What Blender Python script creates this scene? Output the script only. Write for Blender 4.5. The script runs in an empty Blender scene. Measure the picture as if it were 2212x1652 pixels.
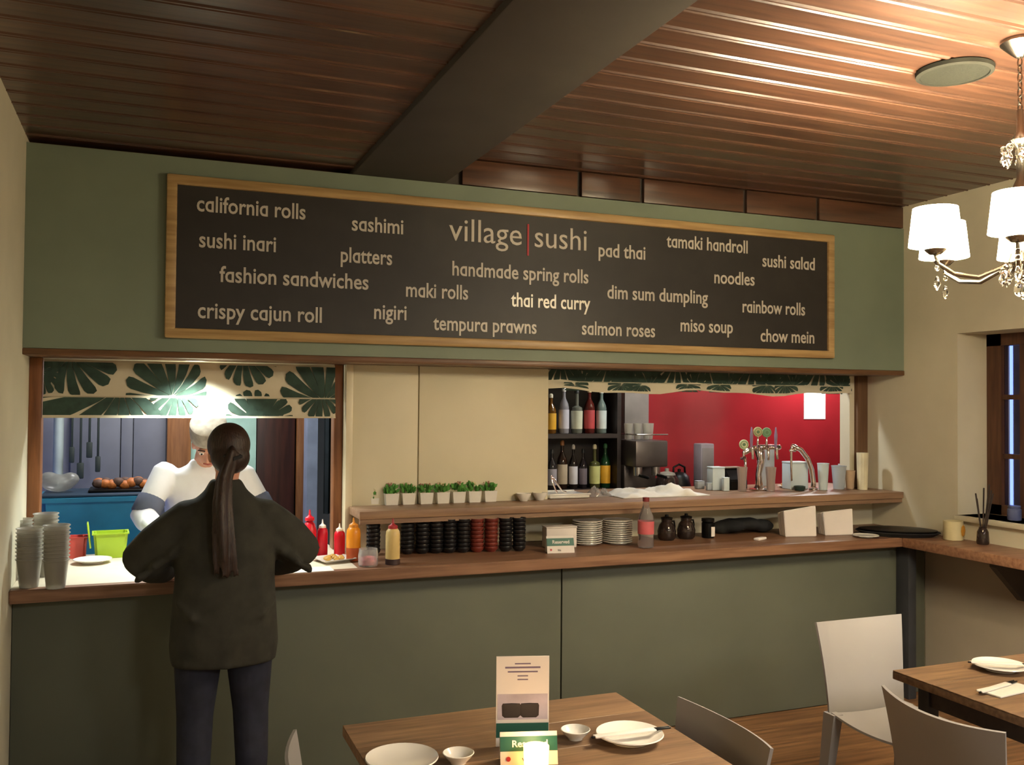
import bpy, bmesh, math, random
from mathutils import Vector, Matrix
random.seed(7)
PI = math.pi
scene = bpy.context.scene
COL = scene.collection
# ------------------------------------------------------------------ camera
CAM_H, FPX, YAW, PITCH, ROLL = 1.72, 1996.7, 21.65, 1.24, .468
_y, _p, _r = map(math.radians, (YAW, PITCH, ROLL))
FWD = Vector((math.sin(_y)*math.cos(_p), math.cos(_y)*math.cos(_p), math.sin(_p)))
_R = Vector((math.cos(_y), -math.sin(_y), 0)); _U = _R.cross(FWD)
RIGHT = _R*math.cos(_r)+_U*math.sin(_r); UP = -_R*math.sin(_r)+_U*math.cos(_r)
CAM = Vector((0, 0, CAM_H))
cd = bpy.data.cameras.new('camera'); cam = bpy.data.objects.new('camera', cd); COL.objects.link(cam)
cd.sensor_width = 36; cd.lens = 36*FPX/2212; cd.clip_start = .05
M = Matrix((RIGHT, UP, -FWD)).transposed().to_4x4(); M.translation = CAM
cam.matrix_world = M
scene.camera = cam
def at(px, py, ax, v):
    """point of the room seen at a photo pixel, on the plane axis ax = v (survey helper)"""
    d = FWD+RIGHT*((px-1106)/FPX)-UP*((py-826)/FPX)
    return CAM+d*((v-CAM[ax])/d[ax])
def mpp(P): return (Vector(P)-CAM).dot(FWD)/FPX      # metres per photo pixel at a point
# ------------------------------------------------------------------ world, lights, exposure
vs = scene.view_settings
vs.view_transform = 'Standard'; vs.look = 'None'; vs.exposure = 0.0; vs.gamma = 1.0
try: vs.use_curve_mapping = False
except Exception: pass
w = bpy.data.worlds.new('dusk'); scene.world = w; w.use_nodes = True
w.node_tree.nodes['Background'].inputs[0].default_value = (.16, .25, .75, 1)
w.node_tree.nodes['Background'].inputs[1].default_value = 3.0
def light(name, kind, loc, energy, color, size=.1, rot=None, **kw):
    l = bpy.data.lights.new(name, kind); l.energy = energy; l.color = color
    if kind == 'AREA': l.size = size
    elif kind in ('POINT', 'SPOT'): l.shadow_soft_size = size
    for k, v in kw.items(): setattr(l, k, v)
    o = bpy.data.objects.new(name, l); COL.objects.link(o); o.location = loc
    if rot: o.rotation_euler = rot
    return o
WARM = (1, .85, .64)
XL, XR, YB, YC, YO = -.495, 4.43, 4.487, 4.19, 4.76
ZT, ZB, ZCEIL, ZCL = 2.833, 1.94, 2.975, 2.86
ZC, ZS, ZTAB = .95, 1.18, .75
# added fill lights, unseen behind the viewer, in place of other dining room lamps
light('dining_fill', 'AREA', (2.0, -1.2, 2.7), 100, (1, .95, .87), .7)
light('dining_fill', 'AREA', (3.7, -.6, 2.7), 78, (1, .95, .87), .6)
# recessed downlight under the bulkhead over the pass, bar and kitchen lamps
light('pass_downlight', 'SPOT', (.22, 4.60, 1.89), 74, (.93, 1, .93), .03, (math.radians(4), 0, 0), spot_size=math.radians(125), spot_blend=.8)
light('pass_lamp', 'POINT', (.24, 5.02, 1.84), 10, (.92, 1, .98), .035)
light('kitchen_lamp', 'AREA', (.2, 5.9, 2.5), 26, (.97, .98, 1), .5)
light('bar_lamp', 'SPOT', (3.3, 5.12, 2.38), 42, (.95, 1, 1), .05, (0, 0, 0), spot_size=math.radians(170), spot_blend=.3)
light('bar_lamp', 'POINT', (4.9, 5.62, 2.18), 42, (.95, 1, 1), .08)

# ------------------------------------------------------------------ materials
def lin(c):
    if isinstance(c, str):
        c = [int(c[i:i+2], 16)/255 for i in (0, 2, 4)]
    return tuple(x/12.92 if x <= .04045 else ((x+.055)/1.055)**2.4 for x in c)
MATS = {}
def mat(name, col, rough=.6, metal=0, var=.12, scale=8, bump=0, emit=None, es=0, trans=0, alpha=1, coat=0, wood=None, ior=1.45, stretch=(1, 1, 1), sheen=0):
    if name in MATS: return MATS[name]
    m = bpy.data.materials.new(name); m.use_nodes = True; nt = m.node_tree; N = nt.nodes; L = nt.links
    b = N['Principled BSDF']; c = lin(col)
    b.inputs['Roughness'].default_value = rough; b.inputs['Metallic'].default_value = metal
    b.inputs['IOR'].default_value = ior
    tc = N.new('ShaderNodeTexCoord'); mp = N.new('ShaderNodeMapping'); mp.inputs['Scale'].default_value = stretch
    L.new(tc.outputs['Object'], mp.inputs['Vector'])
    nz = N.new('ShaderNodeTexNoise'); nz.inputs['Scale'].default_value = scale; nz.inputs['Detail'].default_value = 5
    L.new(mp.outputs['Vector'], nz.inputs['Vector'])
    r = N.new('ShaderNodeValToRGB')
    lo = lin(wood) if wood else tuple(x*(1-var) for x in c); hi = c if wood else tuple(min(1, x*(1+var)) for x in c)
    r.color_ramp.elements[0].position = .32; r.color_ramp.elements[1].position = .68
    r.color_ramp.elements[0].color = (*lo, 1); r.color_ramp.elements[1].color = (*hi, 1)
    L.new(nz.outputs['Fac'], r.inputs['Fac'])
    out = r.outputs['Color']
    if wood:                                         # each board its own tone
        oi = N.new('ShaderNodeObjectInfo'); mr = N.new('ShaderNodeMapRange')
        mr.inputs['To Min'].default_value = .78; mr.inputs['To Max'].default_value = 1.18
        L.new(oi.outputs['Random'], mr.inputs['Value'])
        mx = N.new('ShaderNodeVectorMath'); mx.operation = 'SCALE'
        L.new(out, mx.inputs[0]); L.new(mr.outputs['Result'], mx.inputs['Scale']); out = mx.outputs[0]
    L.new(out, b.inputs['Base Color'])
    if bump:
        bp = N.new('ShaderNodeBump'); bp.inputs['Strength'].default_value = bump; bp.inputs['Distance'].default_value = .01
        L.new(nz.outputs['Fac'], bp.inputs['Height']); L.new(bp.outputs['Normal'], b.inputs['Normal'])
    if emit:
        b.inputs['Emission Color'].default_value = (*lin(emit), 1); b.inputs['Emission Strength'].default_value = es
    if trans: b.inputs['Transmission Weight'].default_value = trans
    if alpha < 1: b.inputs['Alpha'].default_value = alpha
    if coat: b.inputs['Coat Weight'].default_value = coat; b.inputs['Coat Roughness'].default_value = .15
    if sheen: b.inputs['Sheen Weight'].default_value = sheen
    MATS[name] = m; return m
GREEN = mat('green_grey_paint', '788472', .55, var=.06, scale=3)
GREEN2 = mat('counter_paint', '575A4D', .6, var=.08, scale=2)
TAUPE = mat('cream_wall_shade', '9A9080', .7, var=.08, scale=2)
CREAM = mat('cream_wall_paint', 'CFC8B0', .7, var=.05, scale=3, bump=.15)
PANEL = mat('cream_panel', 'D6CDB0', .5, var=.04, scale=2)
CEILW = mat('varnished_ceiling_wood', '5C3E2D', .33, scale=5, wood='3C291F', stretch=(.35, 6, 6), coat=.35, bump=.08)
BEAMM = mat('dark_beam_paint', '433D37', .8, var=.1, scale=4)
COUNTW = mat('counter_wood', '9A7358', .42, scale=6, wood='76523C', stretch=(.5, 8, 8), bump=.05)
SHELFW = mat('shelf_wood', '9C7C60', .45, scale=6, wood='7E6049', stretch=(.5, 8, 8), bump=.05)
POSTW = mat('frame_wood', '96603A', .45, scale=8, wood='6F4426', stretch=(6, 6, .5))
TABW = mat('table_wood', '8A6D50', .5, scale=6, wood='664E3A', stretch=(.7, 9, 9), bump=.05)
FLOORW = mat('floor_wood', '8A6440', .45, scale=5, wood='5E412A', stretch=(.4, 8, 8), bump=.05)
DARKW = mat('dark_shelf_wood', '2B201C', .5, scale=6, wood='1A1312', stretch=(.5, 6, 6))
DOORW = mat('dark_door_wood', '4A241A', .45, scale=6, wood='301610', stretch=(6, 6, .5))
WHITEP = mat('white_plastic', 'D9D6D2', .38, var=.03)
CHAIRP = mat('chair_plastic', '8C8885', .4, var=.03, scale=3)
PORC = mat('white_porcelain', 'E6E2D8', .15, var=.03, coat=.3)
PAPER = mat('paper', 'E2DAD2', .8, var=.03)
CLOTH = mat('white_cloth', 'E4E0D6', .9, var=.05, bump=.2)
BLACKP = mat('black_glaze', '1A191B', .3, var=.2)
REDB = mat('red_brown_glaze', '6E2F26', .3, var=.2)
FRAMEM = mat('sign_frame_wood', 'B79A6A', .4, scale=6, wood='97794E', stretch=(.5, 8, 8))
BOARD = mat('sign_board', '2A2725', .5, var=.15)
LETTER = mat('vinyl_letters', 'C6BFB2', .4, var=.03)
LETHI = mat('vinyl_letters_glint', 'F6F1DE', .25, var=.02)  # lamp reflection on one dish name, painted as paler letters
REDL = mat('red_paint_line', 'A8232B', .5)
STEEL = mat('stainless_steel', 'B6B2AC', .25, 1, var=.05)
CHROME = mat('chrome', 'E0D8D2', .08, 1, var=.02)
FABRIC = mat('blind_fabric', 'D6CDB4', .9, var=.04, bump=.1)
LEAFP = mat('leaf_print', '33463C', .9, var=.25, scale=25)
GLASS = mat('clear_glass', 'FFFFFF', .03, trans=1, var=0, ior=1.3)
CLEARP = mat('clear_plastic', 'E8EBEA', .12, trans=.75, alpha=.7, var=.02)
FROST = mat('frosted_plastic', 'C4C0B4', .3, trans=.6, alpha=.7, var=.05)
REDWALL = mat('red_gloss_wall', '8E2228', .2, var=.15, scale=2, coat=.3)
REDPL = mat('red_plastic', 'D01A26', .3, var=.05)
SKIN = mat('skin', 'C99078', .5, var=.06)
BLACKC = mat('black_cloth', '17181B', .9, var=.2, bump=.3)
JACK = mat('dark_olive_jacket', '2E2D26', .85, var=.25, scale=14, bump=.35)
JEANS = mat('dark_blue_jeans', '1E2130', .85, var=.25, scale=20)
HAIR = mat('dark_brown_hair', '3A241B', .5, scale=30, wood='1E120E', stretch=(6, 6, .6), bump=.3)
LEAFG = mat('plant_green', '4F8A38', .6, var=.35, scale=30)
GLOW = mat('lit_shade', 'FFF3D0', .5, emit='FFEBC6', es=60)
BLACKM = mat('black_metal', '151515', .4, .6)

# ------------------------------------------------------------------ mesh helpers
def new(): return bmesh.new()
def smooth(me, ang=40):
    for p in me.polygons: p.use_smooth = True
    try: me.set_sharp_from_angle(angle=math.radians(ang))
    except Exception: pass
def obj(name, bm, m, parent=None, loc=None, ang=40, mats=None):
    bmesh.ops.recalc_face_normals(bm, faces=bm.faces)
    me = bpy.data.meshes.new(name); bm.to_mesh(me); bm.free(); smooth(me, ang)
    for x in (mats or [m]): me.materials.append(x)
    o = bpy.data.objects.new(name, me); COL.objects.link(o)
    if parent: o.parent = parent
    if loc is not None: o.location = loc
    return o
def thing(name, label, cat, loc=(0, 0, 0), rz=0, group=None):
    o = bpy.data.objects.new(name, None); COL.objects.link(o); o.location = loc; o.rotation_euler = (0, 0, rz)
    o.empty_display_size = .05
    return tag(o, label, cat, group)
def tag(o, label, cat, group=None):
    o['label'] = label; o['category'] = cat
    if group: o['group'] = group
    return o
def struct(o):
    o['kind'] = 'structure'; return o
def box(bm, x0, x1, y0, y1, z0, z1, bev=0, mi=0, seg=2):
    t = bmesh.new() if bev else bm
    v = [t.verts.new(p) for p in ((x0, y0, z0), (x1, y0, z0), (x1, y1, z0), (x0, y1, z0), (x0, y0, z1), (x1, y0, z1), (x1, y1, z1), (x0, y1, z1))]
    for q in ((0, 3, 2, 1), (4, 5, 6, 7), (0, 1, 5, 4), (1, 2, 6, 5), (2, 3, 7, 6), (3, 0, 4, 7)):
        f = t.faces.new([v[i] for i in q]); f.material_index = mi
    if bev:
        bmesh.ops.bevel(t, geom=t.edges[:], offset=bev, segments=seg, affect='EDGES', profile=.5)
        for f in t.faces: f.material_index = mi
        me = bpy.data.meshes.new('t'); t.to_mesh(me); t.free(); bm.from_mesh(me); bpy.data.meshes.remove(me)
    return bm
def bx(*a, **k): return box(new(), *a, **k)
def xf(bm, mtx):
    bmesh.ops.transform(bm, matrix=mtx, verts=bm.verts); return bm
def lathe(bm, prof, n=20, c=(0, 0, 0), mi=0):
    """prof: (radius, z) list; closes where radius is 0"""
    rings = []
    for r, z in prof:
        if r < 1e-6: rings.append([bm.verts.new((c[0], c[1], c[2]+z))])
        else: rings.append([bm.verts.new((c[0]+r*math.cos(2*PI*i/n), c[1]+r*math.sin(2*PI*i/n), c[2]+z)) for i in range(n)])
    for a, b in zip(rings, rings[1:]):
        for i in range(n):
            j = (i+1) % n
            if len(a) == 1 and len(b) == 1: continue
            if len(a) == 1: f = bm.faces.new((a[0], b[i], b[j]))
            elif len(b) == 1: f = bm.faces.new((a[i], a[j], b[0]))
            else: f = bm.faces.new((a[i], a[j], b[j], b[i]))
            f.material_index = mi
    return bm
def lt(prof, n=20, c=(0, 0, 0)): return lathe(new(), prof, n, c)
def tube(bm, pts, rad, n=10, cap=True, flat=1.0):
    pts = [Vector(p) for p in pts]; k = len(pts)
    rad = list(rad) if hasattr(rad, '__len__') else [rad]*k
    T = []
    for i in range(k):
        a = pts[max(0, i-1)]; b = pts[min(k-1, i+1)]; T.append((b-a).normalized())
    u = Vector((0, 0, 1)) if abs(T[0].z) < .9 else Vector((1, 0, 0))
    u = (u-T[0]*u.dot(T[0])).normalized(); rings = []
    st = []
    if cap: st.append((pts[0]-T[0]*rad[0]*.6, rad[0]*.6, T[0]))
    for i in range(k): st.append((pts[i], rad[i], T[i]))
    if cap: st.append((pts[-1]+T[-1]*rad[-1]*.6, rad[-1]*.6, T[-1]))
    for p, r, t in st:
        u = (u-t*u.dot(t)).normalized(); v = t.cross(u)
        rings.append([bm.verts.new(p+u*(r*math.cos(2*PI*i/n))+v*(r*flat*math.sin(2*PI*i/n))) for i in range(n)])
    for a, b in zip(rings, rings[1:]):
        for i in range(n): bm.faces.new((a[i], a[(i+1) % n], b[(i+1) % n], b[i]))
    bm.faces.new(rings[0][::-1]); bm.faces.new(rings[-1])
    return bm
def loft(bm, rings, n=24):
    """rings: (cx, cy, cz, rx, ry) horizontal ellipses, slightly squared"""
    R = []
    for cx, cy, cz, rx, ry in rings:
        R.append([bm.verts.new((cx+rx*math.copysign(abs(math.cos(a))**.85, math.cos(a)), cy+ry*math.copysign(abs(math.sin(a))**.85, math.sin(a)), cz)) for a in (2*PI*i/n for i in range(n))])
    for a, b in zip(R, R[1:]):
        for i in range(n): bm.faces.new((a[i], a[(i+1) % n], b[(i+1) % n], b[i]))
    bm.faces.new(R[0][::-1]); bm.faces.new(R[-1])
    return bm
def ell(bm, c, r, rot=None, n=16):
    t = bmesh.ops.create_uvsphere(bm, u_segments=n, v_segments=n//2+2, radius=1)
    mt = Matrix.Translation(Vector(c)) @ (rot or Matrix.Identity(4)) @ Matrix.Diagonal((*r, 1))
    bmesh.ops.transform(bm, matrix=mt, verts=t['verts']); return bm
def remesh(name, bm, m, voxel=.01, sm=4, parent=None, loc=None):
    me = bpy.data.meshes.new('t'); bm.to_mesh(me); bm.free()
    o = bpy.data.objects.new('t', me); COL.objects.link(o)
    r = o.modifiers.new('r', 'REMESH'); r.mode = 'VOXEL'; r.voxel_size = voxel
    s = o.modifiers.new('s', 'SMOOTH'); s.iterations = sm; s.factor = .5
    dg = bpy.context.evaluated_depsgraph_get(); dg.update()
    me2 = bpy.data.meshes.new_from_object(o.evaluated_get(dg)); me2.name = name
    bpy.data.objects.remove(o); bpy.data.meshes.remove(me)
    for p in me2.polygons: p.use_smooth = True
    me2.materials.clear(); me2.materials.append(m)
    q = bpy.data.objects.new(name, me2); COL.objects.link(q)
    if parent: q.parent = parent
    if loc is not None: q.location = loc
    return q
def dup(o, loc=None, rz=None, label=None, parent=None, group=None):
    c = o.copy(); COL.objects.link(c)
    if parent: c.parent = parent
    if loc is not None: c.location = loc
    if rz is not None: c.rotation_euler = (0, 0, rz)
    if label: c['label'] = label
    if group: c['group'] = group
    for ch in list(o.children): dup(ch, parent=c)
    return c
XH = [.5]
def round_a(bm, s):
    """turns the letters d that stand for a into one-storey a: ascender cut at x-height"""
    seen = set(); isl = []
    for v in bm.verts:
        if v in seen: continue
        st = [v]; seen.add(v); g = [v]
        while st:
            for e in st.pop().link_edges:
                for q in e.verts:
                    if q not in seen: seen.add(q); st.append(q); g.append(q)
        xs = [q.co.x for q in g]; ys = [q.co.y for q in g]; isl.append([min(xs), max(xs), min(ys), max(ys), g])
    isl.sort(key=lambda t: (t[0]+t[1])/2); L = []
    for t in isl:
        if L and (t[0]+t[1])/2 < L[-1][1] and (t[2] > L[-1][3]-.01 or t[3] < L[-1][2]+.01):
            p = L[-1]; L[-1] = [min(p[0], t[0]), max(p[1], t[1]), min(p[2], t[2]), max(p[3], t[3]), p[4]+t[4]]
        else: L.append(t)
    cs = [c for c in s if c != ' ']
    if len(cs) != len(L): print('letters', s, len(cs), len(L)); return
    xs = [t[3] for c, t in zip(cs, L) if c in 'rnumswoce']; xh = XH[0] = min(xs) if xs else XH[0]
    for c, t in zip(cs, L):
        if c == 'a':
            for v in t[4]: v.co.y = min(v.co.y, xh)
def text_mesh(s, width=None, size=None, bold=.0, depth=.0015, alt=False):
    cu = bpy.data.curves.new('t', 'FONT'); cu.body = s.replace('a', 'd') if alt else s; cu.size = 1; cu.extrude = 0; cu.offset = bold
    cu.resolution_u = 3
    o = bpy.data.objects.new('t', cu); COL.objects.link(o)
    dg = bpy.context.evaluated_depsgraph_get(); dg.update()
    me = bpy.data.meshes.new_from_object(o.evaluated_get(dg))
    xs = [v.co.x for v in me.vertices]; wd = max(xs)-min(xs); x0 = min(xs)
    k = (width/wd) if width else size
    ky = size if (size and width) else k
    bpy.data.objects.remove(o); bpy.data.curves.remove(cu)
    bm = bmesh.new(); bm.from_mesh(me); bpy.data.meshes.remove(me)
    bmesh.ops.remove_doubles(bm, verts=bm.verts, dist=1e-5)
    if alt: round_a(bm, s)
    for v in bm.verts: v.co = Vector(((v.co.x-x0)*k, 0, v.co.y*ky))       # upright text in the XZ plane
    r = bmesh.ops.extrude_face_region(bm, geom=bm.faces[:])
    for e in r['geom']:
        if isinstance(e, bmesh.types.BMVert): e.co.y -= depth
    return bm
def words(bm, m, parent, loc, gap=.018):
    """one object for each written word"""
    seen = {}; isl = []
    for v in bm.verts:
        if v in seen: continue
        st = [v]; seen[v] = len(isl); g = [v]
        while st:
            for e in st.pop().link_edges:
                for q in e.verts:
                    if q not in seen: seen[q] = len(isl); st.append(q); g.append(q)
        isl.append((min(q.co.x for q in g), max(q.co.x for q in g), g))
    isl.sort(key=lambda t: t[0]); cl = []; xm = -9
    for a, b, g in isl:
        if not cl or a-xm > gap: cl.append([])
        cl[-1].append(g); xm = max(xm, b) if len(cl[-1]) > 1 else b
    for c in cl:
        keep = set(v for g in c for v in g); t = bm.copy(); bm.verts.index_update(); t.verts.ensure_lookup_table()
        ks = set(v.index for v in keep); bmesh.ops.delete(t, geom=[v for v in t.verts if v.index not in ks], context='VERTS')
        obj('word', t, m, parent, loc)
    bm.free()
def ordn(i): return ['top', 'second', 'third', 'fourth', 'fifth', 'sixth', 'seventh', 'eighth', 'ninth'][i]

# ================================================================== SETTING
ceiling = struct(obj('ceiling', box(bx(XL-.2, XR+.2, -3.6, YO+.1, ZCEIL+.05, ZCEIL+.1), XL-.2, 1.0, -3.6, YO+.1, ZCL+.045, ZCL+.05), CEILW))
def plank_bm(L, wd, th=.022, b=.012):
    bm = new(); pr = [(-wd/2, th), (-wd/2, b*.9), (-wd/2+b, 0), (wd/2-b*2.2, 0), (wd/2-b*1.6, .004), (wd/2-b*1.1, -.003), (wd/2-b*.5, -.003), (wd/2, b*.6), (wd/2, th)]
    a = [bm.verts.new((0, y, z)) for y, z in pr]; c = [bm.verts.new((L, y, z)) for y, z in pr]
    k = len(pr)
    for i in range(k): bm.faces.new((a[i], a[(i+1) % k], c[(i+1) % k], c[i]))
    bm.faces.new(a[::-1]); bm.faces.new(c); return bm
pr_ = obj('plank', plank_bm(XR-1.405, .149), CEILW, ceiling, ang=20)
pl_ = obj('plank', plank_bm(.94-XL, .149), CEILW, ceiling, ang=20)
for i in range(54):
    y = YB+.2-i*.15
    a = pr_ if i == 0 else dup(pr_, parent=ceiling); a.location = (1.405, y, ZCEIL)
    a = pl_ if i == 0 else dup(pl_, parent=ceiling); a.location = (XL, y, ZCL)
struct(obj('trim_1', bx(.93, 1.405, -3.5, YO, ZT+.001, ZCEIL+.06, bev=.006), BEAMM))           # dark boxed ceiling beam
# bulkhead with menu sign
struct(obj('trim_2', bx(XL, XR, YB, YO+.1, ZB, ZT), GREEN))
struct(obj('trim_3', bx(XL, XR, YB-.006, YO+.05, ZB-.03, ZB-.001, bev=.004), mat('soffit_wood', '7A5638', .4, scale=8, wood='5C4029', stretch=(.5, 6, 6))))       # timber soffit board
fr = struct(obj('trim_4', bx(1.406, XR, YB+.03, YO, ZT+.001, ZCEIL+.02), BEAMM))             # frieze over the bulkhead
xx = 1.5
for wd in (.655, .36, .66, .5, .7):
    obj('board', bx(xx, min(xx+wd, XR), YB+.004, YB+.029, ZT+.006, ZCEIL-.004, bev=.003), CEILW, fr); xx += wd+.025
# side walls
struct(obj('wall_left', bx(XL-.15, XL, -3.5, YO+.1, 0, ZCL+.1), CREAM))
wr = new(); Y1, Y0, W0, W1 = 4.075, 2.9, 1.085, 2.147
box(wr, XR, XR+.42, Y1, YO+.1, 0, ZCEIL+.1); box(wr, XR, XR+.42, -3.5, Y0, 0, ZCEIL+.1)
box(wr, XR, XR+.42, Y0, Y1, W1, ZCEIL+.1); box(wr, XR, XR+.42, Y0, Y1, 0, W0)
struct(obj('wall_right', wr, CREAM))
struct(obj('trim_5', bx(XR-.02, XR-.001, -3.5, 4.3, 0, .89), TAUPE))                        # cream wall under side counter, its shade painted as a darker sheet
struct(obj('wall_back', bx(XL-.2, XR+.4, -3.65, -3.5, 0, 3.1), CREAM))
# front wall: kept solid under the right opening and as panel between openings
wf = new()
box(wf, 1.0, XR, YO, YO+.1, 0, ZS-.042); box(wf, XL, XR+.4, YO+.06, YO+.1, ZB-.04, 3.1)
box(wf, XL, .955, YO, YO+.1, 0, ZC-.06)
wfo = struct(obj('wall_front', wf, PANEL))
obj('panel', bx(1.0, 1.350, YO-.012, YO+.09, ZC, ZB-.03, bev=.003), PANEL, wfo)
obj('panel', bx(1.356, 2.106, YO-.012, YO+.09, ZC, ZB-.03, bev=.003), PANEL, wfo)
struct(obj('trim_6', bx(.962, .998, YO-.03, YO+.1, ZC, ZB-.03, bev=.003), mat('cream_gloss_trim', 'D8CDAE', .35, var=.03)))
struct(obj('wall_kitchen_front', bx(-1.7, XL-.151, YO, YO+.1, 0, 2.9), PANEL))
struct(obj('wall_bar_front', bx(-1.7, 5.6, YO+.1, YO+.12, ZB+.02, 2.9), PANEL))
# opening frames
struct(obj('trim_7', bx(XL, -.441, YO-.01, YO+.09, ZC+.001, ZB-.03, bev=.004), POSTW))
struct(obj('trim_8', bx(.915, .96, YO+.045, YO+.13, ZC+.001, ZB-.03, bev=.004), POSTW))
struct(obj('trim_9', bx(4.302, 4.385, YO-.01, YO+.09, ZS+.001, ZB-.03, bev=.004), mat('dull_post_wood', '6E4F34', .6, scale=8, wood='5A3E28', stretch=(6, 6, .5))))
struct(obj('trim_10', bx(4.262, 4.3, YO+.02, YO+.11, ZS+.001, ZB-.03), CREAM))
# floor boards
fl = struct(obj('floor', bx(XL-.2, 6.2, -3.6, 7.3, -.06, -.03), FLOORW))
fp = obj('plank', bx(0, XR-XL, -.098, .098, -.03, 0, bev=.003, seg=1), FLOORW, fl)
for i in range(28):
    a = fp if i == 0 else dup(fp, parent=fl); a.location = (XL, 4.2-i*.2, 0)
# counter front
cf = struct(obj('wall_counter', bx(XL, XR-.01, 4.325, 4.42, 0, .894), BEAMM))
obj('panel', bx(XL+.002, 1.985, 4.3, 4.325, 0.0, .894, bev=.003), GREEN2, cf)
obj('panel', bx(1.992, XR-.025, 4.3, 4.325, 0.0, .894, bev=.003), GREEN2, cf)
struct(obj('trim_11', bx(4.18, 4.24, 4.2, 4.298, 0, .894, bev=.004), mat('dark_post_corner_shade', '2E3034', .6)))  # support leg in the corner, with the corner's shade painted into its dark colour
# kitchen and bar shells behind the openings
struct(obj('wall_kitchen', bx(-1.6, 1.62, 6.62, 6.7, 0, 2.9), mat('kitchen_grey_wall', '83838D', .55, var=.05)))
struct(obj('wall_divider', bx(1.5, 1.62, YO+.1, 6.62, 0, 2.9), mat('kitchen_pale_wall', 'AEB6AE', .6)))
struct(obj('wall_bar', bx(1.62, 5.5, 5.96, 6.06, 0, 2.9), REDWALL))
struct(obj('wall_bar_side', bx(5.5, 5.6, YO, 6.06, 0, 2.9), REDWALL))
struct(obj('ceiling_service', bx(-1.7, 5.6, YO+.1, 6.7, 2.85, 2.9), mat('service_ceiling', '8E8C86', .8)))
struct(obj('wall_service', bx(XR+.42, 5.6, YO, YO+.1, 0, 2.9), REDWALL))
wpn = mat('kitchen_panel', '73747F', .5, var=.06)
struct(obj('wall_kitchen_side', bx(-1.7, -1.6, YO+.1, 6.62, 0, 2.9), MATS['kitchen_grey_wall']))
kp = thing('wall_panelling', 'grey lilac wall panelling at the back of the kitchen left of the wooden door frame', 'panelling', (0, 6.62, 0))
for a, b in ((-.44, -.146), (-.141, -.07), (-.065, .135)):
    obj('panel', bx(a, b, -.03, 0, .9, 2.1, bev=.004), wpn, kp)
kd = struct(obj('door_1', bx(.72, .975, 6.54, 6.6, 0, 2.05, bev=.004), DOORW))
obj('door_frame', box(box(bx(.14, .29, 6.5, 6.6, 0, 2.1, bev=.004), .985, 1.035, 6.5, 6.6, 0, 2.1, bev=.004), .29, .985, 6.55, 6.6, 2.06, 2.1), mat('kitchen_door_frame', '8A5A32', .5, wood='6B4020', scale=8, stretch=(6, 6, .5)), kd)
obj('door_panel', bx(.292, .715, 6.56, 6.6, 0, 2.05), mat('pale_mint_door', 'A8CCBE', .5), kd)
# ------------------------------------------------------------------ right-hand window
wnd = struct(obj('window_1', box(box(box(bx(XR+.23, XR+.29, Y1-.10, Y1-.001, W0, W1), XR+.23, XR+.29, Y0, Y0+.09, W0, W1), XR+.23, XR+.29, Y0, Y1, W1-.07, W1-.001), XR+.23, XR+.29, Y0, Y1, W0+.001, W0+.06), mat('window_frame_wood', '5A3B28', .55, scale=8, wood='43291B', stretch=(6, 6, .5))))
fm = MATS['window_frame_wood']
for y in (Y1-.22, Y1-.58): obj('mullion', bx(XR+.235, XR+.285, y-.035 if y > 3.6 else y-.02, y, W0+.06, W1-.07), fm, wnd)
for z in (1.43, 1.775): obj('glazing_bar', bx(XR+.24, XR+.28, Y0+.09, Y1-.10, z-.014, z+.014), fm, wnd)
obj('pane', bx(XR+.258, XR+.262, Y0+.09, Y1-.10, W0+.06, W1-.07), GLASS, wnd)
struct(obj('trim_12', bx(XR-.03, XR+.23, Y0, Y1, W0-.03, W0+.0, bev=.004), CREAM))           # window sill
OBY = at(2184, 900, 0, 6.2).y-.02
# dark outbuilding seen outside through the window
ob = tag(obj('outbuilding', box(bx(6.2, 7.2, .5, OBY, 0, 3.4), 6.1, 7.3, .4, OBY+.02, 3.4, 3.5), mat('dark_brick_outside', '3A2A24', .9, var=.4, scale=12)), 'dark brown outbuilding wall seen outside through the right-hand window', 'building')
# ------------------------------------------------------------------ menu sign
sg = thing('menu_board', 'long black framed menu board of village sushi dishes on the green bulkhead', 'sign', (0, YB, 0))
s0 = at(358, 370, 1, YB-.03); s1 = at(1803, 510, 1, YB-.03); s2 = at(1803, 775, 1, YB-.03); s3 = at(358, 728, 1, YB-.03)
x0, x1 = (s0.x+s3.x)/2, (s1.x+s2.x)/2; zt, zb = (s0.z+s1.z)/2, (s2.z+s3.z)/2
FWI = .046
obj('backing_board', bx(x0+.02, x1-.02, -.018, 0, zb+.02, zt-.02), BOARD, sg)
fb = new()
box(fb, x0, x1, -.035, -.001, zt-FWI, zt, bev=.008); box(fb, x0, x1, -.035, -.001, zb, zb+FWI, bev=.008)
box(fb, x0, x0+FWI, -.034, -.001, zb, zt, bev=.008); box(fb, x1-FWI, x1, -.034, -.001, zb, zt, bev=.008)
obj('frame', fb, FRAMEM, sg)
YT = YB-.02
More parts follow.
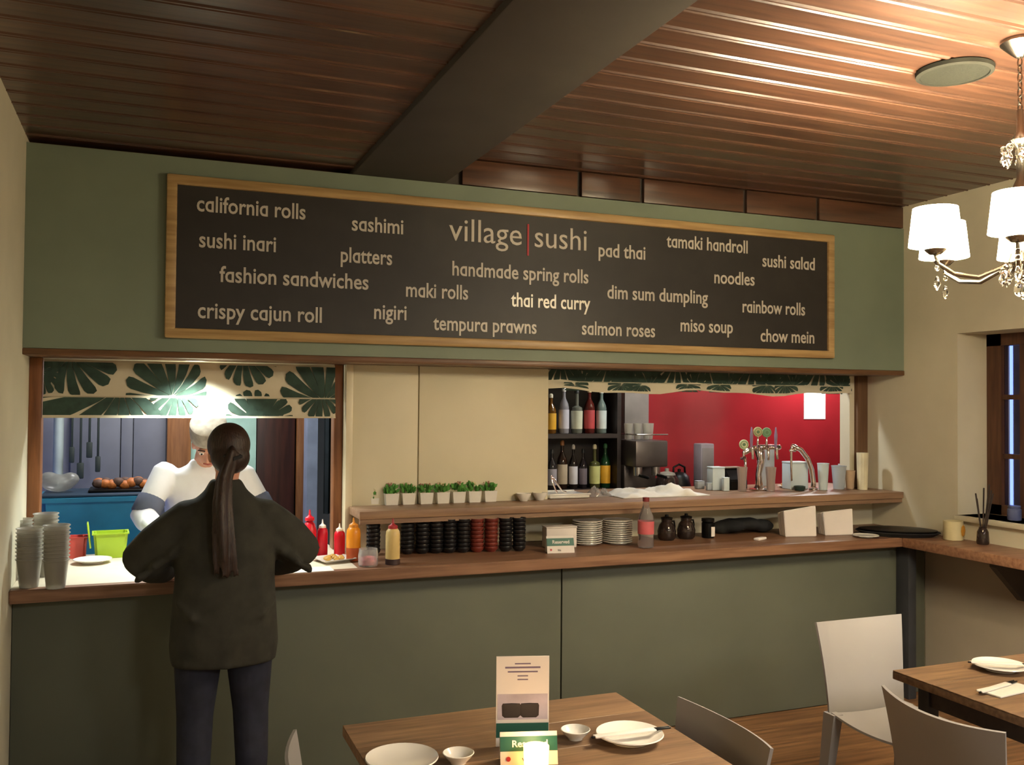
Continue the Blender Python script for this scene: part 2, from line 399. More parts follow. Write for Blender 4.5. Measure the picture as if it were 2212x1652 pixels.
for s, px, py, pe, hi in (('california rolls', 425, 455, 660, 0), ('sashimi', 760, 497, 871, 0), ('sushi inari', 430, 533, 596, 0), ('platters', 736, 565, 847, 0),
        ('pad thai', 1293, 553, 1394, 0), ('tamaki handroll', 1440, 533, 1615, 0), ('sushi salad', 1647, 575, 1760, 0), ('handmade spring rolls', 977, 594, 1271, 0),
        ('noodles', 1543, 611, 1630, 0), ('fashion sandwiches', 474, 608, 796, 0), ('maki rolls', 877, 640, 1011, 0), ('thai red curry', 1104, 661, 1275, 1),
        ('dim sum dumpling', 1312, 644, 1529, 0), ('rainbow rolls', 1604, 674, 1739, 0), ('crispy cajun roll', 427, 686, 695, 0), ('nigiri', 808, 688, 878, 0),
        ('tempura prawns', 936, 712, 1159, 0), ('salmon roses', 1257, 722, 1415, 0), ('miso soup', 1470, 715, 1583, 0), ('chow mein', 1643, 737, 1759, 0)):
    a = at(px, py, 1, YT); b = at(pe, py+10, 1, YT)
    words(text_mesh(s, width=b.x-a.x, size=.105, bold=.014, alt=True), LETHI if hi else LETTER, sg, (a.x, -.019, a.z))
for s, px, py, pe in (('village', 970, 518, 1127), ('sushi', 1155, 533, 1267)):
    a = at(px, py, 1, YT); b = at(pe, py+8, 1, YT)
    obj('lettering', text_mesh(s, width=b.x-a.x, size=.168, bold=.0), LETTER, sg, (a.x, -.019, a.z))
a = at(1141, 484, 1, YT); b = at(1141, 552, 1, YT)
obj('divider_line', bx(a.x-.005, a.x+.005, -.0215, -.018, b.z, a.z), REDL, sg)

# ------------------------------------------------------------------ blinds with leaf print
LY = [0]
def leaf(bm, c, r, rot, y, n=6):
    """split-leaf outline: lobes divided by thin slits that bend towards the tip"""
    LY[0] += 1; yy = y-.0004*(LY[0] % 6); cv = Vector(c)
    def pt(rho, phi, s):
        ph = s*(phi-.30*phi*(rho/r)*.6); return cv+Vector((math.cos(rot+ph), 0, math.sin(rot+ph)))*rho
    for s in (-1, 1):
        step = 2.75/n
        for k in range(n):
            a0, a1 = k*step, (k+1)*step
            out = lambda a: r*(1.06-.42*(a/2.9)**1.6)
            g0 = 0 if k == 0 else .035
            pts = [pt(r*.02, a0, s), pt(r*.32, a0+g0*.3, s), pt(out(a0)*.62, a0+g0+.01, s), pt(out(a0)*.88, a0+g0+.03, s), pt(out(a0)*.97, a0+g0+.07, s)]
            m = (a0+a1)/2; pts += [pt(out(m)*1.01, m, s), pt(out(a1)*.97, a1-.10, s), pt(out(a1)*.88, a1-.055, s), pt(out(a1)*.62, a1-.04, s), pt(r*.32, a1-.012, s)]
            bm.faces.new([bm.verts.new((q.x, yy, q.z)) for q in pts])
def clip(bm, x0, x1, z0, z1):
    for co, no in (((x0, 0, 0), (-1, 0, 0)), ((x1, 0, 0), (1, 0, 0)), ((0, 0, z0), (0, 0, -1)), ((0, 0, z1), (0, 0, 1))):
        bmesh.ops.bisect_plane(bm, geom=bm.verts[:]+bm.edges[:]+bm.faces[:], plane_co=co, plane_no=no, clear_outer=True)
    return bm
def blind(name, label, X0, X1, Y, tiers, leaves, sag=None):
    t = thing(name, label, 'blind', (0, Y, 0))
    for k, (z0, z1, dy) in enumerate(tiers):
        bm = new(); n = 24; rows = []
        prof = [(z1, -dy*.2), (z1-.012, -dy), (z0+.02, -dy-.004), (z0, -dy-.012), (z0+.004, -dy+.012), (z1-.01, -dy+.010), (z1, 0)]
        for i in range(n+1):
            x = X0+(X1-X0)*i/n; s = (sag(x, k) if sag else 0)
            rows.append([bm.verts.new((x, p[1], p[0]+(s if abs(p[0]-z0) < .03 else 0))) for p in prof])
        for a, b in zip(rows, rows[1:]):
            for i in range(len(prof)-1): bm.faces.new((a[i], b[i], b[i+1], a[i+1]))
        f = obj('fabric_fold', bm, FABRIC, t, ang=50)
        lb = new()
        for (lx, lz, lr, la, tk) in leaves:
            if tk == k: leaf(lb, (lx, 0, lz), lr, la, -dy-.0065)
        if lb.faces:
            clip(lb, X0, X1, z0+.003, z1-.012); obj('leaf_print', lb, LEAFP, f)['kind'] = 'stuff'
        else: lb.free()
    return t
def LP(px, py, rpx, a, tk, Y=4.775): 
    p = at(px, py, 1, Y); return (p.x, p.z, rpx*mpp(p), math.radians(a), tk)
bl = [LP(372, 856, 96, 128, 0), LP(152, 768, 92, -28, 0), LP(88, 800, 50, -75, 0), LP(528, 764, 72, -48, 0), LP(700, 868, 98, 112, 0), LP(552, 905, 62, 118, 0),
      LP(262, 838, 165, 190, 1), LP(382, 846, 58, -110, 1), LP(556, 910, 70, 118, 1), LP(572, 905, 58, 35, 1), LP(692, 852, 52, -105, 1)]
blind('roman_blind', 'leaf-print fabric blind half raised over the kitchen pass behind the woman', -.437, .912, 4.79,
      [(1.727, 1.905, .008), (1.632, 1.74, .028)], bl)
br = []
for i in range(9):
    px = 1215+i*78+(0, 22, -14, 9)[i % 4]; br.append(LP(px, 778, 66, (-50, -130, -85, -160)[i % 4], 0, 4.775)); br.append(LP(px+45, 835, 40, (50, 130, 95)[i % 3], 0, 4.775))
    br.append(LP(px+25, 832, 36, (-70, -110, -150)[i % 3], 1, 4.77))
blind('roman_blind', 'leaf-print fabric blind pulled up in folds over the bar opening', 2.11, 4.26, 4.79,
      [(1.822, 1.925, .008), (1.788, 1.85, .026)], br, sag=lambda x, k: .012*math.sin(x*6.5)+.006*math.sin(x*15))

# ================================================================== COUNTERS
bm = new(); pr = [(XL+.001, YC), (XR-.001, YC), (XR-.001, YO-.013), (.93, YO-.013), (.93, 4.245), (XL+.001, 4.245)]
lo = [bm.verts.new((x, y, .896)) for x, y in pr]; hi = [bm.verts.new((x, y, ZC)) for x, y in pr]
for i in range(6): bm.faces.new((lo[i], lo[(i+1) % 6], hi[(i+1) % 6], hi[i]))
bm.faces.new(lo[::-1]); bm.faces.new(hi); bmesh.ops.bevel(bm, geom=bm.edges[:], offset=.004, segments=2, affect='EDGES')
cb = tag(obj('worktop', bm, COUNTW), 'long brown wooden bar counter top running under the shelf to the right wall', 'counter')
cw = tag(obj('pass_worktop', bx(XL+.001, .929, 4.246, 5.05, .90, ZC, bev=.002), mat('pass_overlit_wood', 'D8CCB6', .45, var=.06)), 'kitchen pass worktop in front of the chef, pool of light painted in its pale colour', 'counter')  # brown wood overexposed by the downlight, the light pool painted as a pale top
scn = thing('side_counter', 'brown wooden ledge along the right wall under the window', 'counter', (XR, 0, 0))
obj('ledge_top', bx(-.31, -.001, 1.2, YC-.002, .896, ZC, bev=.005), COUNTW, scn)
for y in (3.62, 2.4):
    bm = new(); pr = [(-.02, .895), (-.25, .895), (-.25, .87), (-.05, .68), (-.02, .68)]
    a = [bm.verts.new((x, y-.02, z)) for x, z in pr]; c = [bm.verts.new((x, y+.02, z)) for x, z in pr]
    for i in range(5): bm.faces.new((a[i], a[(i+1) % 5], c[(i+1) % 5], c[i]))
    bm.faces.new(a[::-1]); bm.faces.new(c); obj('bracket', bm, BEAMM, scn)
sh = thing('serving_shelf', 'raised brown wooden shelf above the counter running below the bar opening', 'shelf', (0, 0, 0))
obj('shelf_board', box(bx(.985, XR-.002, YB, YO-.014, ZS-.04, ZS, bev=.004), 2.11, XR-.002, YO-.02, 5.22, ZS-.04, ZS-.0005), SHELFW, sh)
obj('edge_batten', bx(.99, XR-.004, YB+.012, YB+.035, ZS-.065, ZS-.04), SHELFW, sh)

# ================================================================== CONTAINERS, BOTTLES
def onz(px, py, z): 
    p = at(px, py, 2, z); return Vector((p.x, p.y, z+.0008))
def squeeze(name, label, px, py, h, r, col, cap, capc, liquid=None, base=None, z=ZC, dome=False, cat='bottle', group=None):
    p = onz(px, py, z); t = thing(name, label, cat, p, 0, group)
    m = mat('bottle_'+col, col, .35, var=.05)
    body = [(0, 0), (r*.93, 0), (r, .006), (r, h*.62), (r*.93, h*.72), (r*.6, h*.79), (r*.55, h*.8), (0, h*.8)]
    if dome: body = [(0, 0), (r*.8, 0), (r*.85, .006), (r*.9, h*.3), (r, h*.45), (r*.98, h*.58), (r*.75, h*.7), (r*.45, h*.76), (0, h*.77)]
    obj('body', lt(body), m, t)
    if liquid: obj('sauce', lt([(r*1.003, h*.004), (r*1.006, h*.01), (r*1.006, h*.3), (r*1.003, h*.305)]), mat('sauce_'+liquid, liquid, .35), t)
    if base: obj('base', lt([(0, 0), (r*1.03, 0), (r*1.03, h*.12), (0, h*.121)]), mat('base_'+base, base, .5), t)
    cm = mat('cap_'+capc, capc, .35, var=.04)
    obj('cap', lt([(r*.66, h*.775), (r*.68, h*.79), (r*.64, h*.84), (r*.3, h*.87), (r*.17, h*.9), (r*.1, h), (0, h)]), cm, t)
    return t
squeeze('sauce_bottle', 'round-shouldered red squeeze bottle with red nozzle beside the woman\'s elbow', 668, 1205, .235, .034, 'D2142A', 1, 'D2142A', dome=True, group='red sauce bottles on the counter')
squeeze('sauce_bottle', 'red squeeze bottle with white nozzle cap, middle of three red bottles', 696, 1203, .185, .026, 'CC1630', 1, 'EDE6E0', group='red sauce bottles on the counter')
squeeze('sauce_bottle', 'red squeeze bottle with white nozzle cap standing against the orange bottle', 733, 1203, .165, .027, 'D01226', 1, 'E8DCCB', group='red sauce bottles on the counter')
squeeze('sauce_bottle', 'tall orange squeeze bottle with darker sauce settled in its lower half', 763, 1210, .205, .034, 'E8901E', 1, 'D9892E', liquid='A8481E')
squeeze('sauce_bottle', 'cream squeeze bottle with red nozzle cap and dark base before the black bowls', 848, 1218, .215, .034, 'D9BE7E', 1, 'A83236', base='3A2A2A')
# pink jar
p = onz(795, 1222, ZC); t = thing('glass_jar', 'small clear glass jar of pink pickled ginger beside the orange bottle', 'jar', p)
obj('glass_body', lt([(0, 0), (.043, 0), (.046, .006), (.047, .05), (.043, .075), (.044, .08), (.041, .08), (.04, .07), (.043, .05), (.042, .008), (0, .006)]), CLEARP, t)
obj('ginger', lt([(0, .0065), (.038, .007), (.040, .03), (.03, .042), (0, .046)]), mat('pickled_ginger', 'D65A62', .5, var=.2, scale=60, bump=.4), t)
# square plate with food
p = onz(720, 1212, ZC); t = thing('square_plate', 'small white square plate of golden food pieces left of the orange bottle', 'plate', p, .25)
b = new(); z_ = [(.055, 0), (.083, .014), (.086, .018), (.082, .018), (.054, .005)]
rg = []
for r, z in z_:
    rg.append([b.verts.new((r*sx, r*sy*.95, z)) for sx, sy in ((-1, -1), (1, -1), (1, 1), (-1, 1))])
for a, c in zip(rg, rg[1:]):
    for i in range(4): b.faces.new((a[i], a[(i+1) % 4], c[(i+1) % 4], c[i]))
b.faces.new(rg[0]); b.faces.new(rg[-1]); obj('dish', b, PORC, t)
fm_ = mat('golden_food', 'C89A4A', .6, var=.3, scale=40, bump=.5)
for i in range(9):
    b = ell(new(), (0, 0, .0), (.015+random.random()*.005, .011, .010), n=8)
    obj('food_piece', b, fm_, t, (random.uniform(-.045, .045), random.uniform(-.035, .035), .0155+.004*(i % 2)))
# white paper on counter
tag(obj('paper_sheet', bx(-.13, .13, -.06, .06, 0, .002), PAPER, loc=onz(655, 1232, ZC)), 'white paper sheet lying on the counter at the woman\'s right elbow', 'paper')
# left plate
def plate_bm(r, d=.018, foot=.5):
    return lt([(0, .003), (r*foot, .003), (r*foot, 0), (r*(foot+.04), 0), (r*(foot+.06), .004), (r*.93, d*.85), (r, d), (r*.985, d+.003), (r*.9, d*.9), (r*(foot+.05), .007), (0, .006)], 36)
tag(obj('plate', plate_bm(.085), PORC, loc=onz(200, 1216, ZC)), 'empty round white plate in front of the red and green tubs', 'plate')
# tubs
def tub(name, label, px, py, w_, d_, h, col, rot=0, lid=None):
    p = onz(px, py, ZC); t = thing(name, label, 'tub', p, rot); m = mat('tub_'+col, col, .3, trans=.25, var=.05)
    b = new(); rr = []
    for s, z in ((.86, 0), (1, h), (1.07, h), (1.07, h+.006), (.97, h+.006), (.83, .006)):
        rr.append([b.verts.new((sx*w_/2*s, sy*d_/2*s, z)) for sx, sy in ((-1, -1), (1, -1), (1, 1), (-1, 1))])
    for a, c in zip(rr, rr[1:]):
        for i in range(4): b.faces.new((a[i], a[(i+1) % 4], c[(i+1) % 4], c[i]))
    b.faces.new(rr[0]); b.faces.new(rr[-1]); bmesh.ops.bevel(b, geom=[e for e in b.edges if abs(e.verts[0].co.z-e.verts[1].co.z) > h*.8], offset=.012, segments=3, affect='EDGES')
    obj('tub_body', b, m, t)
    return t
t = tub('food_tub', 'small translucent red plastic tub beside the green tub', 165, 1204, .095, .09, .098, 'D5564E')
obj('contents', bx(-.04, .04, -.035, .035, .01, .07, bev=.01), mat('red_contents', 'B83A34', .6, bump=.4), t)
t = tub('food_tub', 'translucent lime green plastic tub with its lid tipped up at the left', 238, 1202, .155, .12, .115, 'A9C832', .05)
obj('contents', bx(-.065, .065, -.045, .045, .01, .07, bev=.012), mat('green_contents', '7A8A38', .6, bump=.4), t)
b = bx(-.004, .004, -.05, .05, -.01, .11, bev=.003); xf(b, Matrix.Translation((-.09, 0, .06)) @ Matrix.Rotation(-.12, 4, 'Y'))
obj('lid', b, MATS['tub_A9C832'], t)
# nested clear containers (tall leaning sleeves of cups at the far left of the counter)
cupb = lambda: lt([(0, 0), (.034, 0), (.036, .003), (.047, .11), (.052, .113), (.052, .117), (.0465, .117), (.035, .006), (0, .005)], 18)
c0 = None; nc = 0
for k, (px, py, n, rx) in enumerate(((62, 1268, 9, 0), (120, 1270, 10, 0), (97, 1244, 11, 0), (42, 1240, 9, 0))):
    p = onz(px, py, ZC); pos = ['front left', 'front right', 'rear right', 'rear left'][k]
    for i in range(n):
        lb_ = f'clear plastic cup, {"first" if i == n-1 else ["","second","third","fourth","fifth","sixth","seventh","eighth","ninth","tenth","eleventh","twelfth"][n-1-i]} from the top of the {pos} cup stack'
        if c0 is None:
            c0 = tag(obj('plastic_cup', cupb(), FROST), lb_, 'cup', 'clear cups stacked at the left end of the counter'); c = c0
        else: c = dup(c0, label=lb_)
        c.location = (p.x+rx*i*.02, p.y, p.z+i*.0155); c.rotation_euler = (0, rx*.6, 0)
# ------------------------------------------------------------------ soy bowl stacks
bowl_bm = lambda: lt([(0, .002), (.018, .002), (.018, 0), (.022, 0), (.023, .003), (.033, .012), (.0362, .026), (.0355, .028), (.0335, .026), (.029, .012), (.018, .006), (0, .005)], 20)
bb = None; br_ = None
stk = [(806, 7, 0, 'stack between the orange and cream bottles'), (880, 7, 0, 'stack just right of the cream bottle'), (912, 7, 0, 'second stack right of the cream bottle'),
       (942, 8, 0, 'third stack right of the cream bottle'), (971, 8, 0, 'fourth stack right of the cream bottle'), (1000, 8, 0, 'stack touching the left brown stack'),
       (1030, 8, 1, 'left one of the two brown stacks'), (1061, 8, 1, 'right one of the two brown stacks'), (1092, 8, 0, 'stack touching the right brown stack'), (1121, 8, 0, 'rightmost black stack')]
for px, n, red, ds in stk:
    p = onz(px, 1198-(px-800)*.028, ZC)
    for i in range(n):
        lab = f'{"red-brown" if red else "black"} sauce bowl, {ordn(n-1-i)} in the {ds}'
        if red:
            if br_ is None: br_ = tag(obj('sauce_bowl', bowl_bm(), REDB), lab, 'bowl', 'red-brown sauce bowls stacked on the counter'); c = br_
            else: c = dup(br_, label=lab)
        else:
            if bb is None: bb = tag(obj('sauce_bowl', bowl_bm(), BLACKP), lab, 'bowl', 'black sauce bowls stacked on the counter'); c = bb
            else: c = dup(bb, label=lab)
        c.location = (p.x+random.uniform(-.001, .001), p.y, p.z+i*.0205)
# ------------------------------------------------------------------ potted plants on the shelf
def pot(px, py, lab, seed, w_=.0365, h=.06, red=True, scale=1):
    random.seed(seed); p = onz(px, py, ZS); t = thing('potted_plant', lab, 'plant', p, 0, 'small potted plants on the shelf')
    b = new(); rr = []
    for s, z in ((.84, 0), (1, h), (.93, h), (.8, h-.008)):
        rr.append([b.verts.new((sx*w_*s, sy*w_*s, z)) for sx, sy in ((-1, -1), (1, -1), (1, 1), (-1, 1))])
    for a, c in zip(rr, rr[1:]):
        for i in range(4): b.faces.new((a[i], a[(i+1) % 4], c[(i+1) % 4], c[i]))
    b.faces.new(rr[0]); b.faces.new(rr[-1]); obj('pot', b, PORC, t)
    f = new()
    for i in range(44):
        a = random.uniform(0, 2*PI); r = random.uniform(.01, .034)*w_/.0365; L = random.uniform(.018, .034)*w_/.0365
        tl = random.uniform(.1, .9); d = Vector((math.cos(a)*math.sin(tl), math.sin(a)*math.sin(tl), math.cos(tl)))
        q = Vector((r*math.cos(a), r*math.sin(a), h-.004+random.uniform(0, .03))); tube(f, [q, q+d*L*.5, q+d*L], [.004, .009, .002], 6, flat=.45)
    obj('foliage', f, LEAFG, t)
    f = new()
    for i in range(12):
        a = random.uniform(0, 2*PI); r = random.uniform(0, .03)*w_/.0365
        ell(f, (r*math.cos(a), r*math.sin(a), h+random.uniform(.035, .05)), (.006, .006, .005), n=6)
    obj('flower_buds', f, mat('cream_buds', 'D8CDA6', .7) if seed % 2 else mat('dull_pink_buds', 'B08A78', .7), t)
    return t
ords = ['leftmost full-size potted plant', 'second full-size potted plant from the left', 'third full-size potted plant from the left', 'middle of the seven full-size potted plants', 'third full-size potted plant from the right', 'second full-size potted plant from the right', 'rightmost potted plant']
for i, px in enumerate((844, 880, 918, 954, 988, 1022, 1056)):
    pot(px, 1090-i*1.2, f'{ords[i]} in a white square pot on the shelf', 20+i)
t = pot(808, 1090, 'low brownish plant in a small white pot at the left end of the plant row', 31, w_=.022, h=.035)
random.seed(3)
rb = lt([(0, 0), (.022, 0), (.024, .004), (.038, .028), (.041, .042), (.039, .042), (.034, .026), (.02, .007), (0, .006)], 24)
r0 = tag(obj('ramekin', rb, PORC, loc=onz(1131, 1082, ZS)), 'small white ramekin on the shelf, nearer the plants', 'bowl', 'white ramekins on the shelf')
dup(r0, loc=onz(1166, 1080, ZS), label='small white ramekin on the shelf, nearer the bar opening')
# ------------------------------------------------------------------ items along the counter, right part
def card_sign(name, label, P, rz, W, text=True, sc=1.0):
    t = thing(name, label, 'sign', P, rz)
    h = .085*sc; b = new(); pr = [(-.028, 0), (0, h), (.028, 0)]
    th = .0015
    b = new()
    for s in (-1, 1):
        v = [b.verts.new((x*W/2, s*.026, 0)) for x in (-1, 1)]+[b.verts.new((x*W/2, 0, h)) for x in (1, -1)]; b.faces.new(v)
    obj('card', b, PAPER, t)
    def strip(nm, z0, z1, m, off=.0008):
        b = new(); yy = lambda z: -.026*(1-z/h)-off
        b.faces.new([b.verts.new(q) for q in ((-W/2, yy(z0), z0), (W/2, yy(z0), z0), (W/2, yy(z1), z1), (-W/2, yy(z1), z1))]); return obj(nm, b, m, t)
    strip('green_band', h*.42, h*.86, mat('sign_green', '1F5B4C', .5))
    ti = math.atan2(.026, h)
    def put(s, wdt, x, z, m, siz):
        b = text_mesh(s, width=wdt, size=siz, bold=.02, depth=.0003)
        xf(b, Matrix.Translation((x, -.026*(1-z/h)-.0016, z)) @ Matrix.Rotation(-ti, 4, 'X')); obj('lettering', b, m, t)
    put('Reserved', W*.62, -W*.19-W*.1, h*.55, mat('sign_white_ink', 'E8E4DC', .6), h*.3)
    put('We', W*.12, -W*.12, h*.12, mat('sign_dark_ink', '3A3A3A', .6), h*.16)
    b = lt([(0, 0), (W*.04, 0), (W*.04, .0004), (0, .0004)], 16); xf(b, Matrix.Translation((-W*.36, -.026*(1-.2)-.0017, h*.2)) @ Matrix.Rotation(PI/2-ti, 4, 'X')); obj('red_logo', b, REDL, t)
    return t
card_sign('reserved_sign', 'white and green reserved sign on the counter before the plate stacks', onz(1209, 1193, ZC), -.15, .145)
nb = thing('napkin_box', 'white cardboard box standing behind the reserved sign on the counter', 'box', onz(1208, 1181, ZC), -.1)
obj('box_body', bx(-.085, .085, -.04, .04, 0, .105, bev=.004), PAPER, nb); obj('lid_flap', bx(-.087, .087, -.043, .043, .1055, .112, bev=.003), PAPER, nb)
# plate stacks: individual plates
pp = None
for k, (px, py, n, ds) in enumerate(((1272, 1176, 11, 'left plate stack'), (1337, 1174, 11, 'right plate stack beside the water bottle'))):
    p = onz(px, py, ZC)
    for i in range(n):
        lab = f'white side plate, {ordn(n-1-i) if n-1-i < 9 else ["tenth", "eleventh", "twelfth"][n-10-i]} in the {ds}'
        if pp is None: pp = tag(obj('side_plate', plate_bm(.083, .011, .62), PORC), lab, 'plate', 'side plates stacked on the counter'); c = pp
        else: c = dup(pp, label=lab)
        c.location = (p.x+random.uniform(-.0015, .0015), p.y+.02, p.z+i*.0117)
# water bottle
p = onz(1395, 1183, ZC); t = thing('water_bottle', 'clear plastic water bottle with a pink label in front of the shelf', 'bottle', p)
r = .043
obj('bottle_body', lt([(0, .004), (.03, 0), (.04, .004), (r, .02), (r*.94, .05), (r, .08), (r, .14), (r*.95, .165), (r*.6, .2), (.017, .222), (.015, .245), (0, .246)], 24), mat('bottle_plastic', 'E9E2E4', .08, trans=.9, var=.02, ior=1.2), t)
obj('label', lt([(r*1.01, .075), (r*1.015, .076), (r*1.015, .142), (r*1.01, .143)], 24), mat('pink_label', 'D0656A', .4), t)
obj('cap', lt([(0, .2465), (.017, .246), (.018, .247), (.018, .268), (0, .27)], 18), mat('dark_red_cap', '7A2A2C', .4), t)
# glass carafes
def carafe(px, py, lab):
    t = thing('carafe', lab, 'carafe', onz(px, py, ZC), .4, 'dark carafes on the counter')
    obj('glass_body', lt([(0, 0), (.04, 0), (.05, .012), (.053, .05), (.042, .085), (.03, .1), (.032, .118), (.03, .118), (.028, .1), (.04, .083), (.05, .05), (.047, .014), (0, .006)], 24), mat('smoky_glass', '5A4A44', .05, trans=.75, var=.02), t)
    obj('lid', lt([(0, .119), (.033, .119), (.034, .126), (.01, .132), (.01, .142), (0, .143)], 18), BLACKM, t)
    b = tube(new(), [(.032, 0, .1), (.07, 0, .1), (.078, 0, .07), (.07, 0, .035), (.05, 0, .03)], .005, 8); obj('handle', b, BLACKM, t)
carafe(1440, 1166, 'dark glass carafe with black lid next to the water bottle')
carafe(1482, 1163, 'dark glass carafe with black lid, the one further from the water bottle')
t = thing('canister', 'small black canister with a pale label beside the black cloth', 'canister', onz(1529, 1161, ZC))
obj('canister_body', lt([(0, 0), (.034, 0), (.036, .004), (.036, .085), (.03, .09), (.037, .093), (.037, .11), (0, .112)], 24), BLACKM, t)
obj('label', bx(-.002, .022, -.0385, -.036, .01, .065), PAPER, t)
# black cloth heap
b = new(); random.seed(5)
for i in range(16):
    a = i/15; ell(b, (-.15+.30*a, random.uniform(-.04, .04), .02+.022*math.sin(a*PI)), (.07, .055, .03+.012*random.random()), n=10)
tag(remesh('folded_aprons', b, BLACKC, .008, 26, loc=onz(1606, 1150, ZC)+Vector((0, 0, .012))), 'heap of folded black aprons on the counter left of the napkin stacks', 'cloth')
b = bx(-.045, .045, -.018, .018, 0, .014, bev=.004)
tag(obj('paper_roll', b, PAPER, loc=onz(1642, 1166, ZC)), 'small white folded paper lying in front of the black aprons', 'paper').rotation_euler = (0, 0, .45)
# paper bag stacks
def bagstack(lab, px, py, W, H, hl, rz):
    t = thing('napkin_stack', lab, 'napkins', onz(px, py, ZC), rz, 'upright white napkin packs on the counter')
    for i in range(5):
        b = new(); y0 = -.04+i*.0165; y1 = y0+.0155; d = i*.004
        pr = [(-W/2, 0), (W/2, 0), (W/2, H-d), (-W/2, H*hl-d)]
        a = [b.verts.new((x+.01*(1-z/H)*(x < 0)-.006*z/H, y0, z)) for x, z in pr]; c = [b.verts.new((x+.01*(1-z/H)*(x < 0)-.006*z/H, y1, z)) for x, z in pr]
        for j in range(4): b.faces.new((a[j], a[(j+1) % 4], c[(j+1) % 4], c[j]))
        b.faces.new(a[::-1]); b.faces.new(c); bmesh.ops.bevel(b, geom=b.edges[:], offset=.003, segments=2, affect='EDGES')
        obj('napkin_pack', b, PAPER, t)
bagstack('taller slanted white napkin pack standing on the counter under the beer taps', 1722, 1157, .205, .178, .84, -.2)
bagstack('lower white napkin pack standing at the right of the taller one', 1804, 1154, .19, .155, .88, -.2)
# oval tray with plate
p = onz(1937, 1156, ZC)
t = thing('serving_tray', 'large black oval tray in the corner where the two counters meet', 'tray', (4.18, 4.285, ZC+.0008), math.radians(-38))
b = lt([(0, 0), (.21, 0), (.245, .02), (.25, .022), (.247, .026), (.208, .006), (0, .005)], 40); xf(b, Matrix.Diagonal((.95, .58, 1, 1))); obj('tray_body', b, BLACKC, t)
b = lt([(0, .006), (.22, .006), (.235, .02), (.24, .035), (.2, .04), (0, .045)], 40); xf(b, Matrix.Diagonal((.92, .54, 1, 1))); obj('stacked_trays', b, BLACKM, t)
tag(obj('saucer', plate_bm(.075, .01), PORC, loc=(3.93, 4.275, ZC+.001)), 'small white saucer on the counter corner in front of the black tray', 'plate')
# side counter items
p = Vector((4.345, 4.03, ZC+.0008)); t = thing('cutlery_tin', 'cream tin with an orange flower label on the side counter', 'tin', p)
obj('tin', lt([(0, .003), (.052, .003), (.052, 0), (.054, .002), (.054, .108), (.05, .108), (.05, .006), (0, .006)], 28), mat('cream_tin', 'CBBF94', .4), t)
b = new()
for i in range(8):
    a = i*PI/4; ell(b, (.02*math.cos(a), 0, .02*math.sin(a)), (.014, .002, .014), n=8)
ell(b, (0, 0, 0), (.012, .003, .012), n=8); xf(b, Matrix.Translation((.024, -.049, .055)) @ Matrix.Rotation(.42, 4, 'Z')); obj('flower_label', b, mat('orange_label', 'C98A22', .5), t)
p = Vector((4.36, 3.84, ZC+.0008)); t = thing('reed_vase', 'small glass vase of dark thin sticks beside the cream tin', 'vase', p)
obj('vase_body', lt([(0, 0), (.03, 0), (.034, .01), (.03, .07), (.02, .09), (.022, .095), (.018, .093), (.026, .07), (.029, .012), (0, .006)], 20), mat('smoky_glass', '5A4A44'), t)
for i, (dx, dy, h) in enumerate(((-.03, .02, .28), (.03, -.03, .3), (.05, .0, .33), (-.01, .03, .25), (.02, .01, .31), (.055, -.02, .28))):
    obj('stick', tube(new(), [(0, 0, .01), (dx, dy, h)], [.0035, .0045], 6), mat('dark_sticks', '2E241E', .7), t)
b = new(); 
for i, x in enumerate((3.62, 3.5, 3.36)):
    pass
wb = thing('sill_bottle', 'small dark bottle standing on the window sill', 'bottle', (XR+.12, 3.62, W0+.001))
obj('bottle_body', lt([(0, 0), (.028, 0), (.03, .004), (.03, .09), (.012, .12), (.012, .15), (0, .151)], 16), mat('smoky_glass', '5A4A44'), wb)
sj = tag(obj('sill_jar', lt([(0, 0), (.035, 0), (.037, .005), (.037, .06), (.03, .065), (.033, .07), (.033, .08), (0, .081)], 18), mat('blue_jar', '5A6288', .3), loc=(XR+.1, 3.78, W0+.001)), 'short bluish jar on the window sill beside the dark bottle', 'jar')
b.free()

# ================================================================== BAR BEHIND RIGHT OPENING
bs = thing('bottle_shelf', 'dark wooden back-bar shelf unit holding spirit bottles', 'shelf', (2.62, 5.66, 0))
obj('back_panel', bx(-.5, .43, .26, .28, 0, 2.3), DARKW, bs)
obj('side_panel', bx(.40, .43, -.02, .26, 0, 2.3), DARKW, bs); obj('side_panel', bx(-.5, -.47, -.02, .26, 0, 2.3), DARKW, bs)
for z in (1.135, 1.512, 1.93, .7): obj('shelf_board', bx(-.47, .40, -.02, .26, z-.03, z), DARKW, bs)
def spirit(px, z, h, r, gcol, lcol, ccol, lab, Y=5.74, lab2=None, shape=0):
    p = at(px, 900, 1, Y); t = thing('spirit_bottle', lab, 'bottle', (p.x, Y, z+.0008), 0, 'spirit bottles on the back bar')
    g = mat('glass_'+gcol, gcol, .08, trans=.5, var=.02)
    pf = [(0, .004), (r*.9, 0), (r, .006), (r, h*.55), (r*.85, h*.63), (r*.4, h*.74), (r*.32, h*.78), (r*.32, h*.9), (0, h*.901)]
    if shape: pf = [(0, .004), (r*.9, 0), (r, .006), (r*1.04, h*.5), (r*.95, h*.58), (r*.34, h*.62), (r*.32, h*.9), (0, h*.901)]
    obj('bottle_glass', lt(pf, 18), g, t)
    if lcol: obj('label', lt([(r*1.02, h*.1), (r*1.03, h*.105), (r*1.03+(.04*r if shape else 0), h*.5), (r*1.02, h*.505)], 18), mat('label_'+lcol, lcol, .6), t)
    obj('cap', lt([(r*.3, h*.89), (r*.4, h*.895), (r*.4, h*.97), (r*.2, h), (0, h)], 12), mat('cap_'+ccol, ccol, .4), t)
